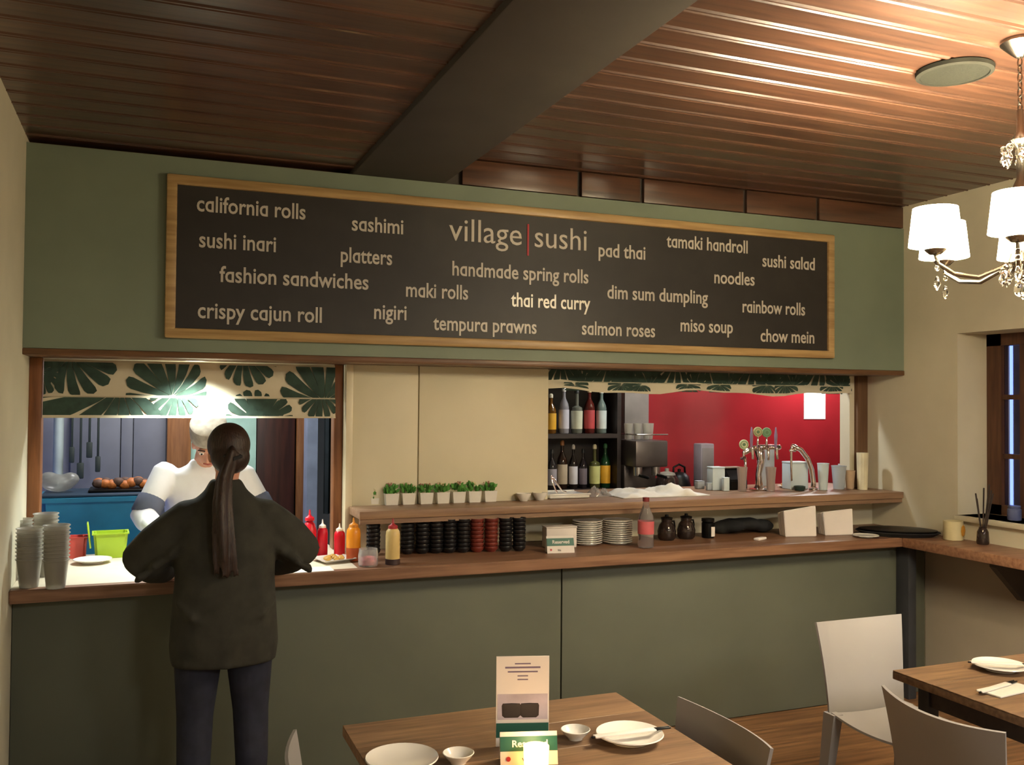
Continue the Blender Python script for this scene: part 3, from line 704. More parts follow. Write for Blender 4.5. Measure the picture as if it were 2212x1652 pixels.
for a in ((1190, 1.512, .27, .036, '8A5A18', 'D9A22A', 'D8D0B8', 'amber spirit bottle with orange-yellow label at the left of the upper row'),
          (1218, 1.512, .32, .035, 'B8B4BA', 'C2BEC6', 'E8E4E0', 'clear spirit bottle with pale label and white cap, second in the upper row'),
          (1246, 1.512, .305, .038, '8E8E80', 'C8C8AE', '2A2A2A', 'spirit bottle with broad cream label and black cap in the middle of the upper row'),
          (1273, 1.512, .315, .037, '6E2A22', 'B04040', 'C8B088', 'spirit bottle with red label in the upper row'),
          (1299, 1.512, .31, .036, '8A9A92', 'C2C8C2', 'E4E0DC', 'clear spirit bottle with white label and white cap at the right of the upper row'),
          (1193, 1.135, .27, .033, '3A3436', '9A949A', '2A2A2A', 'dark spirit bottle with grey label at the left of the lower row'),
          (1215, 1.135, .33, .036, '3A2418', 'B8A890', '8A5A30', 'brown spirit bottle with pale pointed label, second in the lower row'),
          (1239, 1.135, .30, .030, '2E2420', 'CFCBD0', 'B8B0A8', 'slim dark spirit bottle with white label in the lower row'),
          (1260, 1.135, .27, .028, '2A2226', '6A6068', '1A1A1A', 'slim black spirit bottle with grey label in the lower row'),
          (1285, 1.135, .30, .037, '6A6A3A', 'CACB84', 'C8C0A0', 'spirit bottle with yellow-green label in the lower row'),
          (1308, 1.135, .305, .035, '1F4A2A', 'D8A02A', '2A5A34', 'green glass spirit bottle with orange label at the right of the lower row')):
    spirit(*a[:8-1], a[7], shape=1 if a[0] in (1246, 1285) else 0)
# back counter
bc = thing('back_counter', 'dark back-bar counter along the red wall', 'counter', (0, 0, 0))
obj('counter_top', bx(3.07, 5.49, 5.42, 5.955, 1.06, 1.1, bev=.004), mat('dark_laminate', '3A2C2A', .4), bc); obj('cabinet', bx(3.09, 5.48, 5.46, 5.955, 0, 1.06), DARKW, bc)
# pale column + coffee machine
struct(obj('trim_13', bx(3.165, 3.36, 5.8, 5.955, 1.1, 2.85, bev=.004), mat('grey_column', '7C746E', .6)))
cm_ = thing('coffee_machine', 'steel espresso machine with glasses on top beside the bottle shelf', 'coffee machine', (3.19, 5.58, 1.101))
dk = mat('dark_steel', '5A5350', .35, .6)
obj('machine_body', box(box(bx(-.125, .125, -.12, .18, .19, .3695, bev=.012), -.125, .125, .04, .18, 0, .2, bev=.008), -.125, .125, -.14, .18, 0, .035, bev=.006), dk, cm_)
obj('top_rail', tube(tube(new(), [(-.12, -.12, .41), (.12, -.12, .41)], .005, 8), [(-.12, -.12, .41), (-.12, .17, .41)], .005, 8), STEEL, cm_)
for x in (-.07, .07):
    obj('group_head', lt([(0, .13), (.03, .13), (.032, .19), (0, .19)], 16, (x, -.05, 0)), STEEL, cm_)
    obj('portafilter', tube(new(), [(x, -.05, .135), (x, -.19, .125)], [.012, .01], 8), BLACKM, cm_)
obj('drip_tray', bx(-.11, .11, -.13, .03, .036, .045), STEEL, cm_)
gb = lambda h, r: lt([(0, 0), (r*.72, 0), (r*.75, .004), (r, h), (r*.94, h), (r*.68, .012), (0, .01)], 18)
g0 = None
for i, (x, y) in enumerate(((-.1, .03), (-.03, .03), (.04, .03), (.095, .08))):
    lab = ['first', 'second', 'third', 'last'][i]+' glass from the left on top of the coffee machine'
    if not g0: g0 = tag(obj('glass', gb(.11, .03), FROST), lab, 'glass', 'glasses on the coffee machine'); c = g0
    else: c = dup(g0, label=lab)
    c.location = (3.19+x, 5.58+y, 1.473)
# dark jug, grey box and so on, on the back counter / shelf
t = thing('cooking_pot', 'dark pot with a pale lid between coffee machine and grey speaker box', 'pot', (at(1434, 1040, 1, 5.68).x, 5.64, 1.101))
obj('pot_body', lt([(0, 0), (.07, 0), (.085, .02), (.08, .09), (.06, .12), (.058, .115), (.078, .08), (.08, .02), (0, .01)], 24), mat('smoky_glass', '5A4A44'), t)
obj('lid', lt([(0, .12), (.062, .12), (.055, .135), (.015, .145), (.015, .165), (0, .168)], 20), mat('grey_lid', '8E8A7E', .4), t)
t = thing('kettle', 'black kettle on the back bar left of the grey upright box', 'kettle', (at(1480, 1040, 1, 5.66).x, 5.74, 1.101))
obj('kettle_body', lt([(0, 0), (.08, 0), (.088, .015), (.07, .1), (.045, .125), (0, .135)], 24), BLACKM, t)
obj('handle', tube(new(), [(-.05, 0, .11), (-.045, 0, .165), (0, 0, .185), (.045, 0, .165), (.05, 0, .11)], .008, 8), BLACKM, t)
obj('knob', lt([(0, .135), (.012, .135), (.012, .15), (0, .155)], 12), BLACKM, t)
p = at(1520, 1045, 1, 5.6)
t = thing('grey_box', 'tall narrow grey upright box standing on the back bar against the red wall', 'box', (p.x, 5.6, 1.101))
obj('box_body', bx(-.055, .055, -.05, .05, 0, .34, bev=.008), mat('mid_grey_plastic', '827A80', .5), t); obj('front_grille', bx(-.045, .045, -.054, -.0501, .02, .31, bev=.001), mat('grey_grille', '76706F', .7), t)
# white cartons and black till on the shelf
def carton(px, py, W, D, H, lab, m, rz=-.1, nm='carton', z=ZS, cat='carton'):
    t = thing(nm, lab, cat, onz(px, py, z), rz)
    obj('carton_body', bx(-W/2, W/2, 0, D, 0, H*.93, bev=.004), m, t); obj('carton_top', bx(-W/2-.001, W/2+.001, -.001, D+.001, H*.932, H, bev=.003), m, t); return t
CY = mat('cool_white_card', 'C9D8DC', .5, var=.06); CG = mat('pale_grey_card', 'A7B0B8', .5, var=.06)
carton(1553, 1059, .085, .08, .145, 'tall pale blue-white carton on the shelf left of the black device', CY)
carton(1515, 1056, .05, .05, .05, 'small grey-white box at the left of the tall carton', CG); carton(1533, 1059, .03, .03, .045, 'tiny pale blue carton in front of the tall carton', CG)
carton(1570, 1061, .04, .03, .085, 'short narrow white carton directly against the black device', CY)
t = thing('card_terminal', 'black squat till device on the shelf left of the beer taps', 'till', onz(1594, 1058, ZS), 0)
b = new(); pr = [(0, 0), (.12, 0), (.12, .13), (.06, .125), (0, .06)]
a = [b.verts.new((-.06, y, z)) for y, z in pr]; c = [b.verts.new((.075, y, z)) for y, z in pr]
for j in range(5): b.faces.new((a[j], a[(j+1) % 5], c[(j+1) % 5], c[j]))
b.faces.new(a[::-1]); b.faces.new(c); bmesh.ops.bevel(b, geom=b.edges[:], offset=.006, segments=2, affect='EDGES'); obj('device_body', b, BLACKM, t)
obj('top_strip', bx(-.058, .073, .06, .12, .1315, .14, bev=.003), mat('beige_strip', '9A8E80', .5), t)
# beer tower
p = onz(1640, 1058, ZS); bt = thing('beer_tower', 'chrome beer tap tower with round badges standing on the shelf', 'beer taps', p, -.3)
obj('base_plate', lt([(0, 0), (.06, 0), (.062, .006), (.035, .012), (.025, .03), (0, .03)], 24), CHROME, bt)
obj('column', tube(new(), [(0, 0, .02), (-.004, 0, .10), (.012, 0, .18), (0, 0, .25)], [.024, .02, .024, .032], 16), CHROME, bt)
obj('cross_bar', tube(new(), [(-.10, -.01, .235), (-.05, 0, .262), (0, 0, .27), (.06, 0, .27), (.13, 0, .27)], .017, 12), CHROME, bt)
for x, z, bz, m, nm, lab in ((-.112, .2, .275, mat('badge_pale_green', 'C6D0A2', .5), 'tap', 'chrome tap with pale green round badge'), (-.022, .27, .355, mat('badge_cream', 'B9B684', .5), 'tap', 'chrome tap with cream and green round badge'), (.035, .27, .352, mat('badge_green', '6F9C74', .5), 'tap', 'chrome tap with green round badge')):
    tp = obj(nm, tube(tube(new(), [(x, 0, z), (x, -.05, z+.005), (x, -.065, z-.02), (x, -.068, z-.075)], [.012, .011, .009, .007], 10), [(x, -.03, z), (x+.002, -.03, bz-.02)], [.008, .006], 8), CHROME, bt)
    tp['label'] = lab
    b = lt([(0, -.006), (.029, -.006), (.031, 0), (.029, .006), (0, .007)], 28); xf(b, Matrix.Translation((x, -.034, bz+.012)) @ Matrix.Rotation(PI/2, 4, 'X')); bd = obj('badge', b, m, tp)
    b = lt([(.020, 0), (.023, 0), (.023, .0015), (.020, .0015)], 28); lathe(b, [(0, 0), (.010, 0), (.010, .0012), (0, .0012)], 16); xf(b, Matrix.Translation((x, -.0415, bz+.012)) @ Matrix.Rotation(PI/2, 4, 'X')); obj('badge_emblem', b, mat('badge_ink', '5F7F5A' if m.name != 'badge_green' else 'A8B98A', .6), tp)
for x in (-.062, .095):
    h_ = obj('tap_handle', tube(new(), [(x, -.03, .255), (x, -.032, .30), (x, -.034, .345), (x, -.034, .395)], [.007, .009, .011, .004], 10), mat('lilac_handle', '8E7A96', .3), bt)
    obj('spout', tube(new(), [(x, 0, .27), (x, -.05, .262), (x, -.06, .2)], [.011, .01, .007], 10), CHROME, h_)
# arched chrome pipe font
p = onz(1757, 1058, ZS); t = thing('tap_arch', 'curved chrome arch pipe rising from the shelf right of the beer tower', 'tap', p, -.25)
pts = [(0, 0, .012), (0, 0, .05), (-.012, 0, .13), (-.04, 0, .2), (-.085, 0, .255), (-.14, 0, .28)]
obj('arch_pipe', tube(new(), pts, [.017, .016, .016, .016, .016, .014], 16), CHROME, t); obj('collar', lt([(0, 0), (.028, 0), (.028, .01), (.02, .016), (0, .016)], 20), CHROME, t)
obj('drop_pipe', tube(new(), [(-.14, 0, .28), (-.148, 0, .26), (-.148, 0, .15), (-.145, 0, .06)], [.010, .008, .007, .006], 10), CHROME, t)
obj('cross_pipe', tube(new(), [(-.155, 0, .25), (-.12, 0, .25)], .009, 8), CHROME, t)
# tall glasses flanking the tower
GLD = mat('beer_glass', 'D8C8BE', .08, trans=.6, var=.03, alpha=.75)
for k, (px, lab) in enumerate(((1603, 'tall clear beer glass at the left foot of the tap tower'), (1665, 'tall clear beer glass at the right foot of the tap tower'))):
    q = onz(px, 1061, ZS)
    t = tag(obj('beer_glass', lt([(0, 0), (.024, 0), (.026, .004), (.026, .06), (.033, .15), (.031, .15), (.024, .06), (.023, .012), (0, .01)], 20), GLD, loc=q), lab, 'glass', 'beer glasses beside the taps')
PN0 = at(1737, 848, 1, 5.955); PN1 = at(1783, 905, 1, 5.955)
tag(obj('paper_notice', bx(PN0.x, PN1.x, 5.955, 5.9592, PN1.z, PN0.z), mat('bright_paper', 'F2F6F6', .7, var=.01)), 'white paper notice fixed to the red wall behind the bar', 'notice')
# pale cups and boxes right side
carton(1653, 1020, .10, .06, .26, 'pale blue-grey panel box on the shelf behind the right beer glass', CG, z=ZS, nm='carton').location = (onz(1661, 1050, ZS).x, 5.08, ZS+.001)
carton(1727, 1057, .13, .10, .175, 'large pale blue-white carton on the shelf behind the arched tap', CY)
def cup(px, py, r, h, m, lab, nm='takeaway_cup'):
    t = thing(nm, lab, 'cup', onz(px, py, ZS)); obj('cup_body', lt([(0, 0), (r*.72, 0), (r*.74, .004), (r, h), (r*.95, h), (r*.7, .008), (0, .008)], 24), m, t)
    obj('rim', lt([(r*.98, h-.002), (r*1.05, h), (r*1.03, h+.004), (r*.97, h+.003)], 24), m, t); return t
cup(1778, 1058, .036, .165, CY, 'tall pale blue cup right of the arched tap')
cup(1812, 1056, .046, .145, CG, 'wide pale grey cup beside the tall blue cup'); cup(1826, 1049, .045, .14, CY, 'pale cup half hidden behind the wide grey cup')
cup(1836, 1056, .032, .115, mat('beige_card', 'B59C80', .6), 'beige cardboard cup left of the straw holder')
t = thing('straw_holder', 'tall ribbed cream straw holder against the right post of the bar opening', 'holder', (at(1863, 1000, 1, 4.69).x, 4.69, ZS+.001), -.2)
b = new(); pr = []
for i in range(24):
    a = 2*PI*i/24; r = .036 if i % 2 else .033; pr.append((r*math.cos(a), r*math.sin(a)))
for (s0_, z0_), (s1_, z1_) in (((.86, 0), (1.05, .235)),):
    a = [b.verts.new((x*s0_, y*s0_, z0_)) for x, y in pr]; c = [b.verts.new((x*s1_, y*s1_, z1_)) for x, y in pr]
    for j in range(24): b.faces.new((a[j], a[(j+1) % 24], c[(j+1) % 24], c[j]))
    b.faces.new(a[::-1]); b.faces.new(c)
obj('holder_body', b, mat('cream_ribbed', 'D8D0B0', .5), t)
# saucer with lemon pieces and green glass
t = thing('garnish_dish', 'small white dish of lemon pieces in front of the large pale carton', 'dish', onz(1693, 1053, ZS))
obj('dish', plate_bm(.042, .012), PORC, t); obj('lemon', ell(ell(ell(new(), (-.008, 0, .02), (.014, .012, .011), n=10), (.012, .004, .019), (.012, .012, .01), n=10), (.002, .0, .033), (.01, .01, .008), n=10), mat('lemon', 'D89A5A', .5), t)
tag(obj('ashtray', lt([(0, 0), (.03, 0), (.036, .01), (.036, .028), (.03, .028), (.028, .01), (0, .008)], 20), mat('dark_green_glass', '2E4A46', .15, trans=.4), loc=onz(1727, 1059, ZS)), 'small dark green glass pot by the foot of the arched tap', 'pot')
# white tray with tongs, cling film, towel
t = thing('steel_tray', 'shallow white tray at the left end of the bar shelf', 'tray', (2.235, 4.83, ZS+.0008), 0)
obj('tray_body', bx(-.12, .13, -.09, .13, 0, .022, bev=.008), PORC, t); obj('tray_rim', box(bx(-.125, .135, -.095, -.085, .018, .027, bev=.003), -.125, .135, .125, .135, .018, .027, bev=.003), PORC, t)
t = thing('tongs', 'steel tongs resting upright on the white tray', 'tongs', (2.20, 4.82, ZS+.024), .2)
obj('tong_arm', tube(new(), [(-.045, 0, .10), (-.03, 0, .085), (.03, 0, .012), (.05, -.01, .006)], [.006, .006, .005, .007], 8, flat=.5), CHROME, t)
obj('tong_arm', tube(new(), [(-.045, 0, .10), (-.045, -.01, .07), (-.03, -.02, .02), (-.02, -.02, .006)], [.006, .006, .005, .007], 8, flat=.5), CHROME, t)
random.seed(11)
def crumple(W, D, H, nx, ny, seed):
    random.seed(seed); b = new(); g = []
    for i in range(nx+1):
        row = []
        for j in range(ny+1):
            u = i/nx*2-1; v = j/ny*2-1; e = max(0, 1-abs(u)**3)*max(0, 1-abs(v)**4)
            row.append(b.verts.new((u*W/2+random.uniform(-1, 1)*.006, v*D/2+random.uniform(-1, 1)*.006, .004+H*e*(.55+.3*math.sin(u*5+seed)+.25*math.sin(u*9+v*4))*(.7+.6*random.random()))))
        g.append(row)
    for i in range(nx):
        for j in range(ny): b.faces.new((g[i][j], g[i+1][j], g[i+1][j+1], g[i][j+1]))
    bd = [e for e in b.edges if len(e.link_faces) == 1]
    r = bmesh.ops.extrude_edge_only(b, edges=bd)
    for v in r['geom']:
        if isinstance(v, bmesh.types.BMVert): v.co.z = 0
    bmesh.ops.subdivide_edges(b, edges=b.edges[:], cuts=1, smooth=.6, use_grid_fill=True)
    for v in b.verts: v.co.z = max(v.co.z, 0)
    return b
tag(obj('cling_film', crumple(.14, .1, .06, 9, 7, 4), CLEARP, loc=(2.46, 4.82, ZS+.001), ang=25), 'crumpled clear plastic film on the shelf between the tray and the towel', 'film')
tag(obj('tea_towel', crumple(.58, .27, .055, 20, 10, 12), CLOTH, loc=(2.82, 4.78, ZS+.001), ang=35), 'crumpled white towel lying on the bar shelf right of the panel', 'towel')

# ================================================================== KITCHEN BEHIND THE PASS
kt = thing('blue_tub', 'large teal blue plastic tub at the back of the kitchen left of the chef', 'tub', (-.235, 5.85, 0))
b = new(); rr = []
for s, z in ((.90, .72), (1, 1.15), (1.05, 1.15), (1.05, 1.175), (.96, 1.175), (.86, .74)):
    rr.append([b.verts.new((sx*.30*s, sy*.22*s, z)) for sx, sy in ((-1, -1), (1, -1), (1, 1), (-1, 1))])
for a, c in zip(rr, rr[1:]):
    for i in range(4): b.faces.new((a[i], a[(i+1) % 4], c[(i+1) % 4], c[i]))
b.faces.new(rr[0]); b.faces.new(rr[-1]); bmesh.ops.bevel(b, geom=[e for e in b.edges if abs(e.verts[0].co.z-e.verts[1].co.z) > .3], offset=.04, segments=4, affect='EDGES')
obj('tub_body', b, mat('teal_plastic', '2C7FA0', .35), kt)
obj('lid', bx(-.29, .29, -.21, .21, 1.176, 1.19, bev=.005), mat('dark_lid', '26384A', .4), kt)
tb = thing('kitchen_bench', 'steel kitchen bench carrying the teal tub', 'bench', (-.3, 5.85, 0))
obj('bench_top', bx(-.19, .6, -.28, .3, .68, .718, bev=.004), STEEL, tb)
for x in (-.15, .55):
    for y in (-.24, .26): obj('leg', bx(x-.02, x+.02, y-.02, y+.02, 0, .68), STEEL, tb)
ft = thing('food_tray', 'tray heaped with orange and brown food on the dark lid of the teal tub', 'tray', (-.13, 5.85, 1.191))
obj('tray', bx(-.16, .18, -.12, .12, 0, .015, bev=.005), BLACKM, ft)
random.seed(9)
for i in range(16):
    m = mat('orange_food', 'B8692E', .6, var=.3, scale=40) if i % 3 else mat('brown_food', '5A4034', .7, var=.3, scale=40)
    obj('food_piece', ell(new(), (0, 0, 0), (.034, .028, .026), n=8), m, ft, (-.11+.035*(i % 8), -.05+.08*(i//8), .036+.02*random.random()))
wb_ = tag(remesh('plastic_bag', ell(ell(ell(new(), (0, 0, .05), (.09, .07, .05)), (.06, .0, .07), (.05, .05, .04)), (-.05, 0, .08), (.05, .04, .035)), FROST, .01, 3, loc=(-.45, 5.85, 1.191)), 'whitish plastic bag lying at the left end of the teal tub lid', 'bag')
pc = struct(obj('trim_14', tube(new(), [(-.50, 6.45, 0), (-.50, 6.45, 2.85)], .03, 12), mat('pale_pipe', 'B4C0BE', .4)))
hu = thing('hanging_utensils', 'dark utensils hanging from a rail at the back left of the kitchen', 'utensils', (-.3, 6.4, 0))
obj('rail', tube(new(), [(-.14, 0, 1.78), (.05, 0, 1.78)], .008, 8), STEEL, hu)
for x, z, w_ in ((-.12, 1.42, .03), (-.07, 1.32, .04), (-.02, 1.45, .035), (.03, 1.36, .03)):
    obj('utensil', box(tube(new(), [(x, 0, 1.78), (x, 0, z)], .007, 6), x-w_/2, x+w_/2, -.01, .01, z-.1, z, bev=.006), mat('dark_utensil', '2E3634', .5), hu)
ap = thing('hanging_apron', 'dark grey aprons hanging at the right of the kitchen beside the wooden door', 'apron', (1.22, 5.9, 0))
b = new(); n = 18
for s in (0, 1):
    rows = []
    for zz in (1.9, 1.6, 1.3, 1.0):
        rows.append([b.verts.new((-.06-s*.09+.14*i/n*1.0, .02*math.sin(i*1.3+s)+s*.03, zz)) for i in range(n+1)])
    for a, c in zip(rows, rows[1:]):
        for i in range(n): b.faces.new((a[i], a[i+1], c[i+1], c[i]))
bmesh.ops.solidify(b, geom=b.faces[:], thickness=.006)
obj('hanging_rail', bx(-.16, .1, .0, .75, 1.9, 1.915), STEEL, ap)
obj('apron_cloth', b, mat('apron_cloth_dark', '2A3236', .9, var=.3), ap)
obj('apron_ties', tube(tube(new(), [(-.02, -.03, 1.9), (-.025, -.035, 1.4)], .006, 6), [(.01, -.03, 1.85), (.02, -.035, 1.2)], .006, 6), PAPER, ap)
struct(obj('trim_15', bx(1.03, 1.10, 6.35, 6.6, 0, 2.85), mat('pale_blue_trim', '8E98B0', .5)))
# ================================================================== CEILING SPEAKER
p = at(2062, 162, 2, ZCEIL-.02)
for m_ in (sm0 := [mat('speaker_grey', '2A2A24', .9), mat('speaker_grille', '24251F', .9, scale=200, bump=.3)]): m_.node_tree.nodes['Principled BSDF'].inputs['Specular IOR Level'].default_value = .08
t = thing('ceiling_speaker', 'round grey flush speaker on the wooden ceiling left of the chandelier', 'speaker', (p.x, p.y, ZCEIL))
sm_ = mat('speaker_grey', '2A2A24', .6)
obj('bezel', lt([(.132, .0), (.136, -.004), (.134, -.018), (.12, -.022), (.118, -.016), (.118, .0)], 40), sm_, t)
obj('grille', lt([(0, -.019), (.118, -.017), (.118, -.01), (0, -.01)], 40), mat('speaker_grille', '24251F', .7, scale=200, bump=.3), t)
# ================================================================== CHANDELIER
p = at(2203, 112, 2, ZCEIL-.04); CX, CY_ = p.x, p.y
ch = thing('chandelier', 'metal chandelier with glowing white shades and glass drops hanging at the upper right', 'chandelier', (CX, CY_, 0))
BR = mat('aged_nickel', '8C8478', .25, 1)
obj('ceiling_rose', lt([(0, ZCEIL), (.06, ZCEIL-.001), (.062, ZCEIL-.012), (.03, ZCEIL-.045), (.012, ZCEIL-.06), (0, ZCEIL-.06)], 24), BR, ch)
lk = new()
for i in range(9):
    z = ZCEIL-.075-i*.026; k = []
    for j in range(10):
        a = 2*PI*j/10; k.append((.008*math.cos(a)*(i % 2), .008*math.cos(a)*(1-i % 2), z+.017*math.sin(a)))
    tube(lk, k+[k[0]], .0025, 5, cap=False)
obj('chain', lk, BR, ch)
ZH = 2.19
obj('stem', lt([(0, 2.74), (.01, 2.735), (.012, 2.66), (.035, 2.63), (.012, 2.6), (.012, 2.5), (.028, 2.46), (.034, 2.4), (.014, 2.34), (.014, 2.25), (.04, 2.24), (.05, 2.21), (.03, 2.18), (.012, 2.16), (0, 2.15)], 24), BR, ch)
NA = 6
DR = mat('crystal_drop', 'FFFFFF', .02, trans=1, var=0, ior=1.5)
for k in range(NA):
    a = math.radians(158+k*60); d = Vector((math.cos(a), math.sin(a), 0))
    R = .29
    q = [Vector((0, 0, ZH))+d*(R*u)+Vector((0, 0, z)) for u, z in ((.08, .03), (.25, -.0), (.5, -.03), (.78, -.02), (.97, .015), (1.0, .05))]
    arm = obj('arm', tube(new(), q, .0075, 8), BR, ch)
    c = tuple(d*R)
    obj('candle_cup', lt([(0, ZH+.045), (.02, ZH+.047), (.034, ZH+.06), (.036, ZH+.064), (.012, ZH+.062), (.012, ZH+.10), (0, ZH+.101)], 18, c), BR, arm)
    obj('lamp_shade', lt([(.084, ZH+.075), (.086, ZH+.076), (.072, ZH+.205), (.070, ZH+.205)], 28, c), GLOW, arm)
    obj('bulb', lt([(0, ZH+.1011), (.009, ZH+.102), (.013, ZH+.108), (.009, ZH+.114), (0, ZH+.117)], 14, c), mat('bulb', 'FFF8E0', .3, emit='FFE6B0', es=20), arm)
    b = new(); 
    for zz in (.022, .0): ell(b, (c[0]*.98, c[1]*.98, ZH+zz-.0), (.008, .008, .012), n=8)
    tube(b, [(c[0]*.98, c[1]*.98, ZH-.03), (c[0]*.98, c[1]*.98, ZH-.055), (c[0]*.98, c[1]*.98, ZH-.075)], [.004, .012, .003], 8)
    obj('crystal_drop', b, DR, arm)
    light('chandelier_bulb', 'POINT', (CX+c[0], CY_+c[1], ZH+.150), 44, WARM, .025)
cr0 = None
for k in range(8):
    a = k*PI/4
    for zz, r in ((2.60, .05), (2.40, .05), (2.19, .055)):
        if cr0 is None:
            cr0 = obj('crystal', tube(ell(new(), (0, 0, 0), (.012, .012, .016), n=8), [(0, 0, -.016), (0, 0, -.036), (0, 0, -.056)], [.004, .013, .003], 8), DR, ch); c = cr0
        else: c = dup(cr0, parent=ch)
        c.location = (r*math.cos(a), r*math.sin(a), zz)
obj('crystal_ball', ell(new(), (0, 0, 2.12), (.022, .022, .028)), DR, ch)

# ================================================================== TABLES AND CHAIRS
def table(name, label, X0, X1, Y0, Y1):
    t = thing(name, label, 'table', ((X0+X1)/2, (Y0+Y1)/2, 0)); w_, d_ = (X1-X0)/2, (Y1-Y0)/2
    n = 5; s = 2*d_/n
    obj('tabletop', bx(-w_, w_, -d_, d_, ZTAB-.032, ZTAB-.004, bev=.003), TABW, t)
    tp = obj('top_board', bx(-w_, w_, 0, s-.0015, ZTAB-.004, ZTAB, bev=.001, seg=1), TABW, t, loc=(0, -d_, 0))
    for i in range(1, n): dup(tp, loc=(0, -d_+i*s, 0), parent=t)
    obj('apron', box(box(box(bx(-w_+.07, w_-.07, d_-.09, d_-.07, ZTAB-.11, ZTAB-.032), -w_+.07, w_-.07, -d_+.07, -d_+.09, ZTAB-.11, ZTAB-.032), -w_+.07, -w_+.09, -d_+.07, d_-.07, ZTAB-.11, ZTAB-.032), w_-.09, w_-.07, -d_+.07, d_-.07, ZTAB-.11, ZTAB-.032), DARKW, t)
    for sx in (-1, 1):
        for sy in (-1, 1): obj('leg', bx(sx*(w_-.085)-.025, sx*(w_-.085)+.025, sy*(d_-.085)-.025, sy*(d_-.085)+.025, 0, ZTAB-.033, bev=.004), DARKW, t)
    return t
table('dining_table', 'brown wooden dining table with menu card and candle in front of the counter', .565, 1.487, 1.78, 2.777)
table('dining_table', 'brown wooden dining table at the right edge of the view between two white chairs', 2.565, 3.50, 1.75, 2.655)
def make_chair(label, x, y, rz):
    """local: seat faces -Y, back at +Y; origin under the back's foot line centre"""
    t = thing('plastic_chair', label, 'chair', (x, y, 0), rz, 'white plastic chairs')
    def shell(fn, nu, nv, th):
        b = new(); g = [[b.verts.new(fn(-1+2*i/nu, j/nv)) for i in range(nu+1)] for j in range(nv+1)]
        for j in range(nv):
            for i in range(nu): b.faces.new((g[j][i], g[j][i+1], g[j+1][i+1], g[j+1][i]))
        bmesh.ops.recalc_face_normals(b, faces=b.faces)
        bmesh.ops.solidify(b, geom=b.faces[:], thickness=th); return b
    def back(u, v):
        w_ = .20+.03*v**1.5; z = .43+.38*v-.014*(1-u*u)*v
        return (u*w_, -.05*u*u*v+.01+.075*v+.02*v*v, z)
    obj('backrest', shell(back, 14, 12, .009), CHAIRP, t)
    def seat(u, v):
        w_ = .20+.015*math.sin(v*PI)
        return (u*w_, -.42*v-.0, .437+.012*u*u-.012*math.sin(v*PI)-(.03*max(0, v-.85)/.15 if v > .85 else 0))
    obj('seat', shell(seat, 12, 12, .009), CHAIRP, t)
    for sx in (-1, 1):
        b = new(); rr = []
        for z, yy, a_, x_ in ((.445, 0.0, .024, .19), (.25, .02, .02, .2), (0, .055, .014, .215)):
            rr.append([b.verts.new((sx*x_+p[0]*a_, yy+p[1]*a_*1.3, z)) for p in ((-1, -1), (1, -1), (1, 1), (-1, 1))])
        for a, c in zip(rr, rr[1:]):
            for i in range(4): b.faces.new((a[i], a[(i+1) % 4], c[(i+1) % 4], c[i]))
        b.faces.new(rr[0]); b.faces.new(rr[-1]); obj('leg', b, CHAIRP, t)
        b = new(); rr = []
        for z, yy, a_, x_ in ((.43, -.39, .024, .185), (.25, -.395, .019, .195), (0, -.405, .013, .205)):
            rr.append([b.verts.new((sx*x_+p[0]*a_, yy+p[1]*a_*1.3, z)) for p in ((-1, -1), (1, -1), (1, 1), (-1, 1))])
        for a, c in zip(rr, rr[1:]):
            for i in range(4): b.faces.new((a[i], a[(i+1) % 4], c[(i+1) % 4], c[i]))
        b.faces.new(rr[0]); b.faces.new(rr[-1]); obj('leg', b, CHAIRP, t)
    return t
ch1 = make_chair('white plastic chair between the right table and the counter, its back to the counter', 2.86, 3.09, 0)
def place(lab, x, y, rz): dup(ch1, loc=(x, y, 0), rz=rz, label=lab)
place('white plastic chair in the right foreground at the near left side of the right table', 2.31, 2.14, PI/2)
place('white plastic chair between the two tables, facing the candle table', 1.50, 2.27, -PI/2)
place('white plastic chair left of the candle table with only its pointed back corner in view', .46, 2.39, PI/2)

# ---- things on the tables
p = onz(1128, 1612, ZTAB); mc = thing('menu_card', 'tall white menu card with a food picture standing upright behind the reserved sign', 'menu', p, -.30)
h = 225*mpp(p)*.86; W = .150
b = bx(-W/2, W/2, -.0012, .0012, .0, h, bev=.0004, seg=1); obj('card', b, PAPER, mc)
def onc(nm, x0, x1, z0, z1, m, par=mc): return obj(nm, bx(x0, x1, -.0022, -.0013, z0, z1), m, par)
onc('picture_background', -W/2+.004, W/2-.004, h*.30, h*.58, mat('menu_lilac', 'B9AEB8', .6, var=.25, scale=10))
b = new()
for x in (-.026, .026):
    bb_ = lt([(0, 0), (.019, 0), (.026, .006), (.027, .034), (.024, .040), (0, .041)], 20); me_ = bpy.data.meshes.new('t'); xf(bb_, Matrix.Translation((x-.006, -.0022, h*.32)) @ Matrix.Diagonal((1, .03, 1, 1))); 
    bb_.to_mesh(me_); bb_.free(); b.from_mesh(me_); bpy.data.meshes.remove(me_)
obj('pot_picture', b, mat('menu_dark_print', '2E2422', .6), mc)['kind'] = 'stuff'
onc('green_strip', -W/2+.001, W/2-.001, h*.10, h*.26, mat('sign_green', '1F5B4C'))
MI = mat('menu_ink', '7A6A80', .7)
for i, (wd, z, s_) in enumerate(((.045, .91, .010), (.10, .865, .014), (.085, .82, .011), (.03, .775, .009), (.03, .735, .009))):
    obj('print_line', bx(-wd/2, wd/2, -.0017, -.0012, h*z, h*z+s_*.35), MI, mc)        # too small to read in the photograph
card_sign('reserved_sign', 'white and green reserved sign on the table behind the glowing candle', onz(1141, 1645, ZTAB), -.28, .155, sc=.95)
p = onz(1158, 1666, ZTAB)
t = thing('tea_light', 'glowing glass tea-light candle in front of the menu card', 'candle', p)
